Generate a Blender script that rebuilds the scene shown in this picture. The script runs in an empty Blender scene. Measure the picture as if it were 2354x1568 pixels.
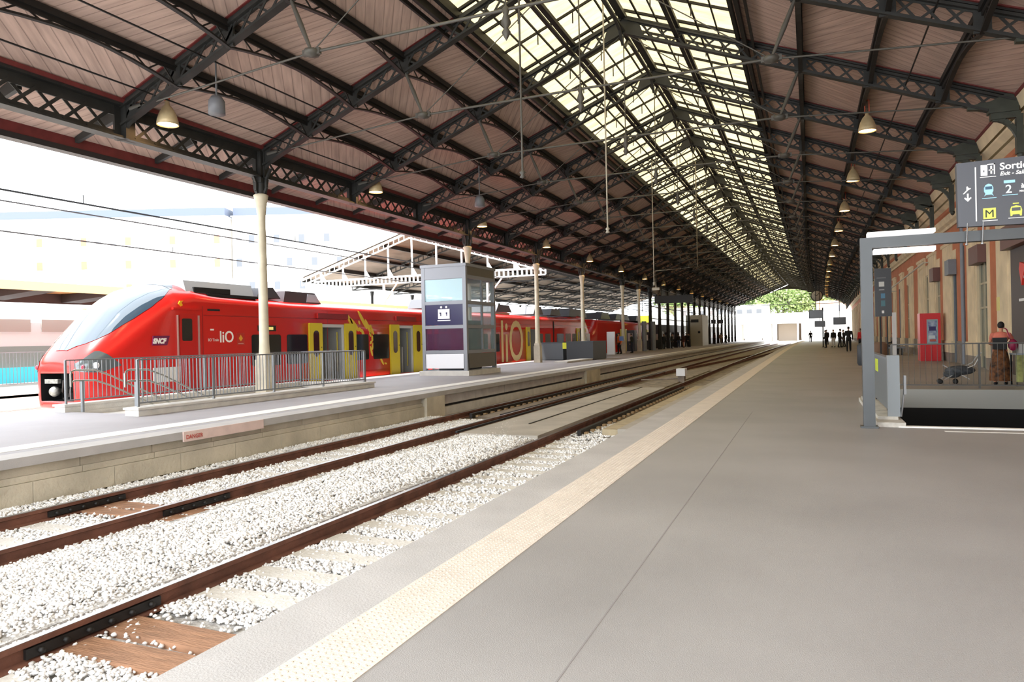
import bpy, math, random
import numpy as np
from mathutils import Vector, Matrix
random.seed(7); RNG=np.random.default_rng(7)
SC=bpy.context.scene; COL=SC.collection
def bend(y): return 1.5*((y-50)/100.0)**2 if y>50 else 0.0
# ---------------------------------------------------------------- materials
def lin(h):
    if isinstance(h,str):
        h=h.lstrip('#'); c=[int(h[i:i+2],16)/255 for i in (0,2,4)]
    else: c=h
    return tuple((v/12.92 if v<=.04045 else ((v+.055)/1.055)**2.4) for v in c)+(1,)
MT={}
def mat(name,col,rough=.6,metal=0,var=.0,scale=4,bump=0,bscale=None,col2=None,spec=None,emit=0,stretch=None,detail=5):
    if name in MT: return MT[name]
    m=bpy.data.materials.new(name); m.use_nodes=True; nt=m.node_tree; N=nt.nodes; L=nt.links
    b=N['Principled BSDF']; c=lin(col)
    b.inputs['Base Color'].default_value=c; b.inputs['Roughness'].default_value=rough; b.inputs['Metallic'].default_value=metal
    if spec is not None: b.inputs['Specular IOR Level'].default_value=spec
    tc=N.new('ShaderNodeTexCoord'); src=tc.outputs['Object']
    if stretch:
        mp=N.new('ShaderNodeMapping'); mp.inputs['Scale'].default_value=stretch; L.new(src,mp.inputs['Vector']); src=mp.outputs['Vector']
    if var or col2:
        n=N.new('ShaderNodeTexNoise'); n.inputs['Scale'].default_value=scale; n.inputs['Detail'].default_value=detail; L.new(src,n.inputs['Vector'])
        r=N.new('ShaderNodeValToRGB'); r.color_ramp.elements[0].position=.32; r.color_ramp.elements[1].position=.68
        c2=lin(col2) if col2 else tuple(max(0,v*(1-var)) for v in c[:3])+(1,)
        c1=c if col2 else tuple(min(1,v*(1+var*.6)) for v in c[:3])+(1,)
        r.color_ramp.elements[0].color=c2; r.color_ramp.elements[1].color=c1
        L.new(n.outputs['Fac'],r.inputs['Fac']); L.new(r.outputs['Color'],b.inputs['Base Color'])
    if bump:
        n2=N.new('ShaderNodeTexNoise'); n2.inputs['Scale'].default_value=bscale or scale*8; n2.inputs['Detail'].default_value=4; L.new(src,n2.inputs['Vector'])
        bp=N.new('ShaderNodeBump'); bp.inputs['Strength'].default_value=bump; bp.inputs['Distance'].default_value=.02
        L.new(n2.outputs['Fac'],bp.inputs['Height']); L.new(bp.outputs['Normal'],b.inputs['Normal'])
    if emit:
        b.inputs['Emission Color'].default_value=c; b.inputs['Emission Strength'].default_value=emit
    MT[name]=m; return m
def glass(name,col,rough=.05,alpha=.4,trans=1):
    if name in MT: return MT[name]
    m=mat(name,col,rough,0); b=m.node_tree.nodes['Principled BSDF']
    b.inputs['Alpha'].default_value=alpha; return m
def boards_mat():
    m=mat('painted_boards','#9c8478',.75); nt=m.node_tree; N=nt.nodes; L=nt.links; b=N['Principled BSDF']
    uv=N.new('ShaderNodeUVMap'); uv.uv_map='UVMap'
    w=N.new('ShaderNodeTexWave'); w.wave_type='BANDS'; w.bands_direction='X'; w.wave_profile='SAW'
    w.inputs['Scale'].default_value=1.35; w.inputs['Distortion'].default_value=.15; w.inputs['Detail'].default_value=1
    L.new(uv.outputs['UV'],w.inputs['Vector'])
    r=N.new('ShaderNodeValToRGB'); e=r.color_ramp.elements; e[0].position=0; e[0].color=(.2,.18,.17,1); e[1].position=.12; e[1].color=(1,1,1,1)
    L.new(w.outputs['Fac'],r.inputs['Fac'])
    mp=N.new('ShaderNodeMapping'); mp.inputs['Scale'].default_value=(5,.5,1); L.new(uv.outputs['UV'],mp.inputs['Vector'])
    n=N.new('ShaderNodeTexNoise'); n.inputs['Scale'].default_value=1.6; n.inputs['Detail'].default_value=6; L.new(mp.outputs['Vector'],n.inputs['Vector'])
    r2=N.new('ShaderNodeValToRGB'); r2.color_ramp.elements[0].position=.3; r2.color_ramp.elements[1].position=.7
    r2.color_ramp.elements[0].color=lin('#ab9387'); r2.color_ramp.elements[1].color=lin('#cfb4a6')
    L.new(n.outputs['Fac'],r2.inputs['Fac'])
    mx=N.new('ShaderNodeMixRGB'); mx.blend_type='MULTIPLY'; mx.inputs[0].default_value=.75
    L.new(r2.outputs['Color'],mx.inputs[1]); L.new(r.outputs['Color'],mx.inputs[2]); L.new(mx.outputs['Color'],b.inputs['Base Color'])
    return m
def skylight_mat():
    m=bpy.data.materials.new('cream_translucent_roof_sheet'); m.use_nodes=True; nt=m.node_tree; N=nt.nodes; L=nt.links
    b=N['Principled BSDF']; o=N['Material Output']
    tc=N.new('ShaderNodeTexCoord'); mp=N.new('ShaderNodeMapping'); mp.inputs['Scale'].default_value=(.6,3,1); L.new(tc.outputs['Object'],mp.inputs['Vector'])
    n=N.new('ShaderNodeTexNoise'); n.inputs['Scale'].default_value=1.3; n.inputs['Detail'].default_value=7; L.new(mp.outputs['Vector'],n.inputs['Vector'])
    r=N.new('ShaderNodeValToRGB'); r.color_ramp.elements[0].position=.3; r.color_ramp.elements[1].position=.6
    r.color_ramp.elements[0].color=(.21,.165,.085,1); r.color_ramp.elements[1].color=(.30,.25,.14,1)
    L.new(n.outputs['Fac'],r.inputs['Fac'])
    t=N.new('ShaderNodeBsdfTranslucent'); L.new(r.outputs['Color'],t.inputs['Color'])
    L.new(r.outputs['Color'],b.inputs['Base Color']); b.inputs['Roughness'].default_value=.5
    mx=N.new('ShaderNodeMixShader'); mx.inputs[0].default_value=.78
    L.new(b.outputs[0],mx.inputs[1]); L.new(t.outputs[0],mx.inputs[2]); L.new(mx.outputs[0],o.inputs['Surface'])
    return m
# ---------------------------------------------------------------- mesh builder
def ob(name,me,parent=None,loc=(0,0,0)):
    o=bpy.data.objects.new(name,me); COL.objects.link(o); o.location=loc
    if parent: o.parent=parent
    return o
def rootloc(p):
    v=Vector((0,0,0))
    while p: v=v+Vector(p.location); p=p.parent
    return v
def tag(o,label=None,cat=None,group=None,kind=None):
    if label: o['label']=label
    if cat: o['category']=cat
    if group: o['group']=group
    if kind: o['kind']=kind
    return o
def thing(name,label,cat,loc,rotz=0,group=None):
    o=bpy.data.objects.new(name,None); COL.objects.link(o); o.location=loc; o.rotation_euler=(0,0,rotz); o.empty_display_size=.2
    return tag(o,label,cat,group)
class MB:
    def __init__(s): s.v=[]; s.f=[]; s.m=[]; s.uv=None; s.sm=[]
    def add(s,vs,fs,m=0,smooth=False):
        k=len(s.v); s.v+= [tuple(v) for v in vs]; s.f+=[tuple(i+k for i in f) for f in fs]; s.m+=[m]*len(fs); s.sm+=[smooth]*len(fs); return s
    def box(s,x0,x1,y0,y1,z0,z1,m=0):
        return s.add([(x0,y0,z0),(x1,y0,z0),(x1,y1,z0),(x0,y1,z0),(x0,y0,z1),(x1,y0,z1),(x1,y1,z1),(x0,y1,z1)],[(0,3,2,1),(4,5,6,7),(0,1,5,4),(1,2,6,5),(2,3,7,6),(3,0,4,7)],m)
    def long(s,x0,x1,y0,y1,z0,z1,m=0,step=6):
        # long box along y, cut so it can follow the curve of the station
        ys=[y0]; 
        while ys[-1]<y1-1e-6: ys.append(min(y1,ys[-1]+(step if ys[-1]>=45 else max(step,45-ys[-1]))))
        return s.ext([(x0,z0),(x1,z0),(x1,z1),(x0,z1)],ys,m)
    def ext(s,prof,ys,m=0,smooth=False):
        n=len(prof); vs=[]
        for y in ys: vs+=[(p[0],y,p[1]) for p in prof]
        fs=[]
        for k in range(len(ys)-1):
            for i in range(n):
                j=(i+1)%n; fs.append((k*n+i,k*n+j,(k+1)*n+j,(k+1)*n+i))
        fs.append(tuple(range(n))[::-1]); fs.append(tuple((len(ys)-1)*n+i for i in range(n)))
        return s.add(vs,fs,m,smooth)
    def bar(s,p,q,w,h,up=(0,0,1),m=0):
        p=Vector(p);q=Vector(q);d=(q-p).normalized();u=Vector(up); r=d.cross(u)
        if r.length<1e-4: r=d.cross(Vector((1,0,0)))
        r.normalize(); u=r.cross(d)
        r*=w/2;u*=h/2
        vs=[p-r-u,p+r-u,p+r+u,p-r+u,q-r-u,q+r-u,q+r+u,q-r+u]
        return s.add(vs,[(3,2,1,0),(4,5,6,7),(0,1,5,4),(1,2,6,5),(2,3,7,6),(3,0,4,7)],m)
    def tube(s,pts,r,n=8,m=0,cap=True):
        pts=[Vector(p) for p in pts]; R=r if isinstance(r,(list,tuple)) else [r]*len(pts); vs=[]
        for i,p in enumerate(pts):
            d=(pts[min(i+1,len(pts)-1)]-pts[max(i-1,0)]).normalized()
            a=d.cross(Vector((0,0,1)) if abs(d.z)<.9 else Vector((1,0,0))).normalized(); b=d.cross(a)
            for k in range(n):
                t=2*math.pi*k/n; vs.append(p+(a*math.cos(t)+b*math.sin(t))*R[i])
        fs=[(i*n+k,i*n+(k+1)%n,(i+1)*n+(k+1)%n,(i+1)*n+k) for i in range(len(pts)-1) for k in range(n)]
        s.add(vs,fs,m,True)
        if cap: s.add(vs[:n],[tuple(range(n))],m); s.add(vs[-n:],[tuple(range(n))[::-1]],m)
        return s
    def lathe(s,c,prof,n=16,m=0,axis='z'):
        vs=[]
        for r,z in prof:
            for k in range(n):
                t=2*math.pi*k/n; a,b=r*math.cos(t),r*math.sin(t)
                vs.append((c[0]+a,c[1]+b,c[2]+z) if axis=='z' else ((c[0]+a,c[1]+z,c[2]+b) if axis=='y' else (c[0]+z,c[1]+a,c[2]+b)))
        fs=[(i*n+k,i*n+(k+1)%n,(i+1)*n+(k+1)%n,(i+1)*n+k) for i in range(len(prof)-1) for k in range(n)]
        s.add(vs,fs,m,True)
        if prof[0][0]>1e-4: s.add(vs[:n],[tuple(range(n))[::-1]],m)
        if prof[-1][0]>1e-4: s.add(vs[-n:],[tuple(range(n))],m)
        return s
    def prism(s,poly,a0,a1,axis='y',m=0):
        # poly in the plane square to the axis
        n=len(poly)
        f={'y':lambda p,a:(p[0],a,p[1]),'x':lambda p,a:(a,p[0],p[1]),'z':lambda p,a:(p[0],p[1],a)}[axis]
        vs=[f(p,a0) for p in poly]+[f(p,a1) for p in poly]
        return s.add(vs,[tuple(range(n))[::-1],tuple(range(n,2*n))]+[(i,(i+1)%n,n+(i+1)%n,n+i) for i in range(n)],m)
    def ell(s,c,r,n=12,k=8,m=0):
        vs=[];fs=[]
        for i in range(k+1):
            a=math.pi*i/k
            for j in range(n):
                b=2*math.pi*j/n; vs.append((c[0]+r[0]*math.sin(a)*math.cos(b),c[1]+r[1]*math.sin(a)*math.sin(b),c[2]+r[2]*math.cos(a)))
        for i in range(k):
            for j in range(n): fs.append((i*n+j,(i+1)*n+j,(i+1)*n+(j+1)%n,i*n+(j+1)%n))
        return s.add(vs,fs,m,True)
    def build(s,name,ms,parent=None,local=False,origin=None,curve=False,**tg):
        if not isinstance(ms,(list,tuple)): ms=[ms]
        vs=s.v
        if curve: vs=[(x+bend(y),y,z) for x,y,z in vs]
        off=Vector((0,0,0)); loc=(0,0,0)
        if parent is not None:
            if not local: off=rootloc(parent)
        elif not local:
            a=np.array(vs)
            off=Vector(origin) if origin else Vector(((a[:,0].min()+a[:,0].max())/2,(a[:,1].min()+a[:,1].max())/2,a[:,2].min()))
            loc=off
        me=bpy.data.meshes.new(name); me.from_pydata([(v[0]-off.x,v[1]-off.y,v[2]-off.z) for v in vs],[],s.f)
        for m in ms: me.materials.append(m)
        if len(ms)>1: me.polygons.foreach_set('material_index',s.m)
        if any(s.sm): me.polygons.foreach_set('use_smooth',s.sm)
        me.update()
        o=ob(name,me,parent,loc)
        return tag(o,tg.get('label'),tg.get('cat'),tg.get('group'),tg.get('kind'))
def copytree(o,parent=None,loc=None,name=None):
    c=o.copy(); COL.objects.link(c); c.parent=parent
    if loc is not None: c.location=loc
    for ch in o.children: copytree(ch,c)
    return c
def text(s,size,m,loc,parent,facing='-y',name='lettering',bold=0,shear=0,ext=.004,sx=1,label=None):
    cu=bpy.data.curves.new('t','FONT'); cu.body=s; cu.size=size; cu.extrude=ext; cu.offset=bold; cu.shear=shear; cu.resolution_u=4
    t=bpy.data.objects.new('t',cu); COL.objects.link(t); dg=bpy.context.evaluated_depsgraph_get()
    me=bpy.data.meshes.new_from_object(t.evaluated_get(dg)); bpy.data.objects.remove(t); bpy.data.curves.remove(cu)
    off=rootloc(parent)
    for v in me.vertices:
        x,y,z=v.co; x*=sx
        w=(loc[0]+x,loc[1]-z,loc[2]+y) if facing=='-y' else (loc[0]+z,loc[1]+x,loc[2]+y)
        v.co=(w[0]-off.x,w[1]-off.y,w[2]-off.z)
    me.materials.clear(); me.materials.append(m); me.name=name
    o=ob(name,me,parent)
    if label: o['label']=label
    return o
ORD=['first','second','third','fourth','fifth','sixth','seventh','eighth','ninth','tenth','eleventh','twelfth','thirteenth','fourteenth','fifteenth','sixteenth','seventeenth','eighteenth','nineteenth','twentieth','twenty-first','twenty-second','twenty-third','twenty-fourth','twenty-fifth','twenty-sixth','twenty-seventh','twenty-eighth','twenty-ninth','thirtieth','thirty-first','thirty-second','thirty-third','thirty-fourth','thirty-fifth','thirty-sixth']
# palette
iron=mat('dark_iron','#2d2d2b',.55,.2,var=.35,scale=2)
ironb=mat('blackish_iron','#1e1b19',.6,.2,var=.3,scale=2)
rod=mat('grey_green_rod','#524f49',.55,.2)
burg=mat('burgundy_paint','#6e2c2a',.6,var=.2)
cream=mat('cream_paint','#cfc6ae',.6,var=.12,scale=3)
boards=boards_mat(); sky_sheet=skylight_mat()
asph=mat('platform_asphalt','#9a9795',.5,var=.13,scale=.55,bump=.25,bscale=160,detail=8)
asph2=mat('island_asphalt','#9d999c',.7,var=.1,scale=.6,bump=.2,bscale=120)
coping=mat('concrete_coping','#b5b2b0',.75,var=.1,scale=2,bump=.25,bscale=90)
stone=mat('weathered_stone','#c9c0ac',.85,var=.22,scale=1.5,bump=.6,bscale=14)
conc=mat('pale_concrete','#d6d2cb',.85,var=.12,scale=3,bump=.4,bscale=30)
whitep=mat('white_edge_paint','#e9e7e2',.7,var=.06,scale=6)
rust=mat('rusty_rail_side','#6d4636',.8,.1,var=.35,scale=4,bump=.3)
steel=mat('worn_rail_head','#8f8d8c',.28,.85,var=.2,scale=6)
black=mat('black','#0e0e0f',.6)
dgrey=mat('charcoal_panel','#3d4248',.5)
mgrey=mat('grey_paint','#7c828a',.5,.1,var=.06)
galv=mat('galvanised_bar','#85888b',.45,.5)
white=mat('white_plain','#e8e8ea',.5)
wood=mat('sleeper_wood','#9c7458',.85,var=.3,scale=3,bump=.6,bscale=10,stretch=(1,8,1))
red=mat('train_red','#c5211c',.22,spec=.6)
redd=mat('dark_red','#8c1a18',.35)
yel=mat('door_yellow','#d9c428',.4)
tglass=mat('dark_tinted_glass','#14171a',.08,spec=.8)
# ================================================================ roof shed
RX=-5.15; ZE=7.4; ZR=11.4; XL=-15.3; XW=4.95; SL=(ZR-ZE)/(RX-XL)
def roofz(x): return ZR-SL*abs(x-RX)
DY=4.72; Y0=17.1; RIBS=[Y0+DY*k for k in range(-4,29)]
YN,YF=RIBS[0],RIBS[-1]
def lattice(mb,p,q,depth,n,chord=(.14,.05),barw=.05,bt=.02,side=0):
    """flat lattice beam, top edge p->q, crosses below, in the vertical plane"""
    p=Vector(p);q=Vector(q);dz=Vector((0,0,-depth))
    d=(q-p); nrm=d.cross(Vector((0,0,1))).normalized()
    mb.bar(p+dz*(chord[1]/2/depth),q+dz*(chord[1]/2/depth),chord[0],chord[1])
    mb.bar(p+dz,q+dz,chord[0],chord[1])
    mb.bar(p+dz*.14,q+dz*.14,.02,depth*.16); mb.bar(p+dz*.9,q+dz*.9,.02,depth*.14)
    for i in range(n):
        a=p+d*(i/n); b=p+d*((i+1)/n)
        mb.bar(a,b+dz,bt,barw,up=dz); mb.bar(b+nrm*bt,a+dz+nrm*bt,bt,barw,up=dz)
# --- one truss with its parts, then copies
def make_truss():
    t=thing('roof_truss','x','roof truss',(RX,0,ZE))
    O=(RX,0,ZE)
    for s in (-1,1):
        mb=MB(); lattice(mb,(RX+s*10.1,0,ZE-.1),(RX+s*.05,0,ZR-.1),.46,22,chord=(.2,.06),barw=.055)
        mb.bar((RX+s*10.1,0,ZE-.03),(RX,0,ZR-.03),.12,.05)
        for k in ((5.05,6.75,8.35) if s<0 else (5.05,6.8,8.5)):   # plates where purlins cross
            x=RX+s*k; z=roofz(x); mb.box(x-.16,x+.16,-.03,.03,z-.6,z-.06)
        mb.build('lattice_rafter',iron,t)
        MB().bar((RX+s*10.1,0,ZE+.02),(RX+s*3.4,0,roofz(RX+3.4)+.02),.24,.06).build('top_trim',burg,t)
        S=(RX+s*4.47,0,7.62); E=(RX+s*9.85,0,7.2); M=(RX+s*5.03,0,8.95)
        MB().tube([E,S],.022,6).tube([E,(E[0]*.93+S[0]*.07,0,7.24)],[.06,.045],8).build('tie_rod',rod,t)
        MB().tube([S,(RX+s*.15,0,ZR-.65)],.014,6).build('suspension_rod',rod,t)
        mb=MB(); mb.tube([S,((S[0]*.5+M[0]*.5),0,8.28),M],[.03,.06,.035],8).build('strut',rod,t)
        mb=MB(); mb.lathe((S[0],0,S[2]),[(.0,-.1),(.16,-.06),(.19,0),(.16,.05),(0,.1)],10); mb.box(S[0]-.22,S[0]+.22,-.04,.04,S[2]-.06,S[2]+.07)
        mb.build('joint_plate',rod,t)
    MB().tube([(RX-4.47,0,7.62),(RX-.3,0,7.64),(RX+.3,0,7.64),(RX+4.47,0,7.62)],.03,6).build('horizontal_tie',rod,t)
    MB().tube([(RX,0,ZR-.5),(RX,0,7.4)],.018,6).lathe((RX,0,7.05),[(.0,0),(.03,.05),(.09,.16),(.04,.24),(.1,.34),(.05,.5),(.08,.6),(0,.68)],8).build('pendant_hanger',rod,t)
    mb=MB(); mb.prism([(RX-.7,ZR-.9),(RX,ZR-.55),(RX+.7,ZR-.9),(RX+.5,ZR-.35),(RX,ZR-.12),(RX-.5,ZR-.35)],-.04,.04)
    mb.build('ridge_plate',iron,t)
    return t
tr0=make_truss(); VIS=0
for i,y in enumerate(RIBS):
    t=tr0 if i==0 else copytree(tr0); t.location=(RX+bend(y),y,ZE)
    n=i+1
    if n<4: lab='iron roof truss overhead behind the view, '+ORD[n-1]+' of the shed'
    else: lab='latticed iron roof truss with tie rods, '+ORD[n-4]+' counted away from the viewer'
    tag(t,lab,'roof truss','lattice trusses carrying the shed roof')
# --- boarding (setting): panels between purlins, boards turned 90 degrees from bay to bay
def boarding(name,sx,xs,y0s,kind='structure'):
    vs=[];fs=[];uv=[]
    for bi in range(len(y0s)-1):
        ya,yb=y0s[bi],y0s[bi+1]
        for pi in range(len(xs)-1):
            xa,xb=xs[pi],xs[pi+1]; k=len(vs)
            for (x,y) in ((xa,ya),(xb,ya),(xb,yb),(xa,yb)): vs.append((x+bend(y),y,roofz(x)))
            fs.append((k,k+1,k+2,k+3) if sx<0 else (k+3,k+2,k+1,k))
            a=(math.radians(36) if (bi+pi)%2 else math.radians(118)); c,s_=math.cos(a),math.sin(a)
            q=[(xa,ya),(xb,ya),(xb,yb),(xa,yb)]; q=q if sx<0 else q[::-1]
            for (x,y) in q: uv.append(((x*c+y*s_),( -x*s_+y*c)))
    n=len(vs); me=bpy.data.meshes.new(name); top=[(v[0],v[1],v[2]+.06) for v in vs]
    me.from_pydata(vs+top,[],fs+[tuple(i+n for i in f[::-1]) for f in fs]); me.materials.append(boards)
    u=me.uv_layers.new(name='UVMap'); li=0
    for f in range(len(fs)*2):
        g=f%len(fs); src=uv[g*4:g*4+4]; src=src if f<len(fs) else src[::-1]
        for q in src: u.data[li].uv=q; li+=1
    o=ob(name,me); o['kind']=kind; return o
boarding('ceiling_left',-1,[-17.0,XL,-13.5,-11.9,-10.2,-8.5],RIBS)
boarding('ceiling_right',1,[-1.75,-.1,1.65,3.35,XW+.75],RIBS)
# --- longitudinal purlins with arched lattice web, one continuous thing per line
def purlin(x,label,deep=.5):
    z=roofz(x); mb=MB()
    ys=RIBS
    for i in range(len(ys)-1):
        a,b=ys[i],ys[i+1]; ba,bb=bend(a),bend(b)
        P=lambda t,dz:(x+ba+(bb-ba)*t,a+(b-a)*t,z+dz)
        mb.bar(P(0,-.1),P(1,-.1),.16,.14); mb.bar(P(0,-.2),P(1,-.2),.04,.12)
        if i<21:
            K=8; low=[P(k/K,-.30-(deep-.30+.1)*(abs(k/K-.5)*2)**1.7) for k in range(K+1)]
            for k in range(K): mb.bar(low[k],low[k+1],.11,.045)
            for k in range(12):
                t=k/12; t2=(k+1)/12
                h=lambda q:-.30-(deep-.2)*(abs(q-.5)*2)**1.7
                if k%2: mb.bar(P(t,-.18),P(t2,h(t2)),.02,.035)
                else: mb.bar(P(t,h(t)),P(t2,-.18),.02,.035)
        else: mb.bar(P(0,-.42),P(1,-.42),.1,.05)
    mb.build('purlin',ironb,origin=(x,YN,z-.1),label=label,cat='purlin',group='purlins running the length of the shed')
purlin(-13.5,'lowest arched lattice purlin on left roof slope, next above the arcade girder')
purlin(-11.9,'middle arched lattice purlin on left roof slope, second above the arcade girder')
purlin(-10.2,'upper arched lattice purlin on left roof slope, above the strut heads')
purlin(-.1,'upper lattice purlin on right roof slope, nearest the skylight')
purlin(1.65,'middle lattice purlin on right roof slope, above the hanging lamps',.42)
purlin(3.35,'lower lattice purlin on right roof slope, nearest the station wall')
# thin electrical conduits / cables under the boards
for x,l in ((-14.3,'thin black cable run beside the arcade girder, lowest on left slope'),(-12.7,'thin black cable run under left roof slope between the lowest and middle purlins'),(2.5,'thin black cable run under right roof slope')):
    mb=MB()
    for i in range(len(RIBS)-1):
        a,b=RIBS[i],RIBS[i+1]; mb.bar((x+bend(a),a,roofz(x)-.34),(x+bend(b),b,roofz(x)-.34),.03,.03)
    mb.build('cable_run',black,label=l,cat='cable',group='cable runs under the roof boards',origin=(x,YN,roofz(x)-.35))
# --- skylight: raised translucent sheets with frames
SKL,SKR=-8.5,-1.75
for sx,xe,lab in ((-1,SKL,'left'),(1,SKR,'right')):
    sk=thing('roof_skylight','long cream translucent skylight slope on the %s side of the ridge'%lab,'skylight',(RX,YN,ZR))
    mb=MB()
    for i in range(len(RIBS)-1):
        a,b=RIBS[i],RIBS[i+1]
        z1,z2=roofz(xe)+.22,ZR+.22
        mb.add([(xe+bend(a),a,z1),(RX+bend(a),a,z2),(RX+bend(b),b,z2),(xe+bend(b),b,z1)],[(0,1,2,3)])
    mb.build('translucent_sheet',sky_sheet,sk)
    mb=MB()
    for i in range(len(RIBS)-1):
        a,b=RIBS[i],RIBS[i+1]
        nb=3
        for k in range(nb):
            y=a+(b-a)*k/nb; w=.05 if k else .09
            mb.bar((xe+bend(y),y,roofz(xe)+.17),(RX+bend(y),y,ZR+.17),w,.07)
            if k and i<24: # small vertical stubs onto the purlins
                for f in (.33,.66):
                    x=xe+(RX-xe)*f; mb.bar((x+bend(y),y,roofz(x)+.15),(x+bend(y),y,roofz(x)-.2),.03,.03)
    mb.build('glazing_bars',ironb,sk)
    mb=MB()
    for f,w in ((.0,.12),(.17,.04),(.34,.05),(.52,.16),(.70,.04),(.86,.05)):
        x=xe+(RX-xe)*f
        for i in range(len(RIBS)-1):
            a,b=RIBS[i],RIBS[i+1]; z=roofz(x)-(.02 if w>.1 else -.10)
            mb.bar((x+bend(a),a,z),(x+bend(b),b,z),w,.12 if w>.1 else .05)
            if w==.16: mb.bar((x+bend(a),a,z-.3),(x+bend(b),b,z-.3),.12,.06)
    mb.build('skylight_purlins',ironb,sk)
    mb=MB(); 
    for i in range(len(RIBS)-1):
        a,b=RIBS[i],RIBS[i+1]
        for dx,w,h,zz in ((0,.08,.3,.05),(-.18*(-sx) if 0 else sx*.2,.1,.22,-.16),(sx*.42,.06,.12,-.2)):
            x=xe+dx; mb.bar((x+bend(a),a,roofz(x)+zz),(x+bend(b),b,roofz(x)+zz),w,h)
    mb.build('edge_beam',ironb,sk)
mb=MB()
for i in range(len(RIBS)-1):
    a,b=RIBS[i],RIBS[i+1]; mb.bar((RX+bend(a),a,ZR-.05),(RX+bend(b),b,ZR-.05),.22,.14); mb.bar((RX+bend(a),a,ZR-.5),(RX+bend(b),b,ZR-.5),.12,.06)
    for s in (-1,1):  # curved ridge braces
        if i<26:
            pts=[(RX+bend(a),a+.1,ZR-.95),(RX+bend(a),a+.5,ZR-.62),(RX+bend(a),a+1.1,ZR-.5)]
            if s>0: pts=[(RX+bend(b),b-.1,ZR-.95),(RX+bend(b),b-.5,ZR-.62),(RX+bend(b),b-1.1,ZR-.5)]
            mb.bar(pts[0],pts[1],.08,.08); mb.bar(pts[1],pts[2],.08,.08)
mb.build('ridge_beam',iron,label='dark iron ridge beam along the peak of the skylight',cat='ridge beam',origin=(RX,YN,ZR-.5))
# --- left arcade girder with parts, one per bay
def make_girder():
    g=thing('arcade_girder','x','girder',(XL,0,6.5))
    mb=MB(); mb.box(XL-.16,XL+.16,0,DY,7.28,7.34); mb.box(XL-.02,XL+.02,0,DY,7.04,7.28); mb.build('top_chord',iron,g)
    mb=MB(); mb.box(XL-.16,XL+.16,0,DY,6.5,6.55); mb.box(XL-.02,XL+.02,0,DY,6.55,6.68); mb.build('bottom_chord',iron,g)
    mb=MB(); n=7; a=.35; w=(DY-.7)/n
    for i in range(n):
        y=a+i*w; mb.bar((XL+.03,y,6.6),(XL+.03,y+w,7.12),.02,.075,up=(0,0,1)); mb.bar((XL-.03,y+w,6.6),(XL-.03,y,7.12),.02,.075)
    mb.build('lattice_bars',iron,g)
    mb=MB(); mb.box(XL-.03,XL+.03,-.22,.35,6.5,7.3); mb.box(XL-.2,XL+.2,-.05,.05,6.5,7.34)
    mb.prism([(XL+.2,6.75),(XL+.75,7.28),(XL+.2,7.3)],-.03,.03,'y'); mb.build('node_plate',iron,g)
    MB().box(XL+.02,XL+.2,0,DY,7.34,7.44).build('top_trim',burg,g)
    return g
g0=make_girder()
for i,y in enumerate(RIBS[:-1]):
    g=g0 if i==0 else copytree(g0); g.location=(XL+bend(y),y,6.5)
    if y>50: g.rotation_euler=(0,0,-math.atan((bend(y+DY)-bend(y))/DY))
    tag(g,'iron lattice girder over the left columns, '+ORD[i]+' bay from the near end','girder','lattice girders over the left columns')
# eaves outside the girder
ev=thing('eaves','burgundy and black eaves gutter along the left roof edge with steel brackets','eaves',(-17,YN,6.4))
MB().long(-17.0,-16.94,YN,YF,6.50,6.84).build('fascia_board',burg,ev,curve=True)
MB().long(-17.2,-16.92,YN,YF,6.36,6.50).build('gutter',mat('gutter_black','#2a2728',.5),ev,curve=True)
for i,y in enumerate(RIBS[:25]):
    for dy in (0,DY/2):
        yy=y+dy; b=bend(yy)
        MB().prism([(XL-.1+b,7.0),(XL-.1+b,7.3),(-16.9+b,6.76),(-16.9+b,6.62)],yy-.05,yy+.05).build('bracket',iron,ev)
# --- columns
def make_column(cream=cream,k=1.0,stone=stone):
    c=thing('iron_column','x','column',(XL,0,0))
    MB().box(XL-.2,XL+.2,-.2,.2,0,1.0).box(XL-.17,XL+.17,-.17,.17,1.0,1.18).build('column_base',stone,c)
    MB().lathe((XL,0,0),[(r*k,z) for r,z in [(.165,1.18),(.155,1.3),(.145,1.5),(.125,4.6),(.115,5.2),(.12,5.32),(.15,5.62),(.20,5.9),(.22,5.98),(.16,6.02)]],18).build('shaft',cream,c)
    mb=MB(); mb.lathe((XL,0,0),[(.15,6.0),(.13,6.2),(.14,6.5),(.13,7.1)],12)
    mb.box(XL-.16,XL+.16,-.16,.16,6.35,7.3)
    for s in (-1,1):
        pts=[(XL,s*.12,5.98),(XL,s*.2,6.1),(XL,s*.2,6.35),(XL,s*.34,6.6),(XL,s*.42,6.75)]
        for a,b in zip(pts,pts[1:]): mb.bar(a,b,.07,.07,up=(1,0,0))
        pts=[(XL+s*.12,0,5.98),(XL+s*.22,0,6.2),(XL+s*.22,0,6.45),(XL+s*.4,0,6.75)]
        for a,b in zip(pts,pts[1:]): mb.bar(a,b,.07,.07,up=(0,1,0))
    mb.build('capital',iron,c)
    return c
c0=make_column(); c1=make_column(ironb,1.35,ironb); cols=[2.94,17.1,31.26,40.7,50.14,62.2,68.6]+[RIBS[k] for k in range(16,len(RIBS))]
cw={1:'cream round column rising from the stair enclosure beside the red train',0:'cream round column standing on the island platform behind the view'}
names=['','','behind the glass lift shaft','just beyond the lift, in front of the yellow letters','rising behind the grey cabinets','beside the worker in orange','beyond the worker in orange']
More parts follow.
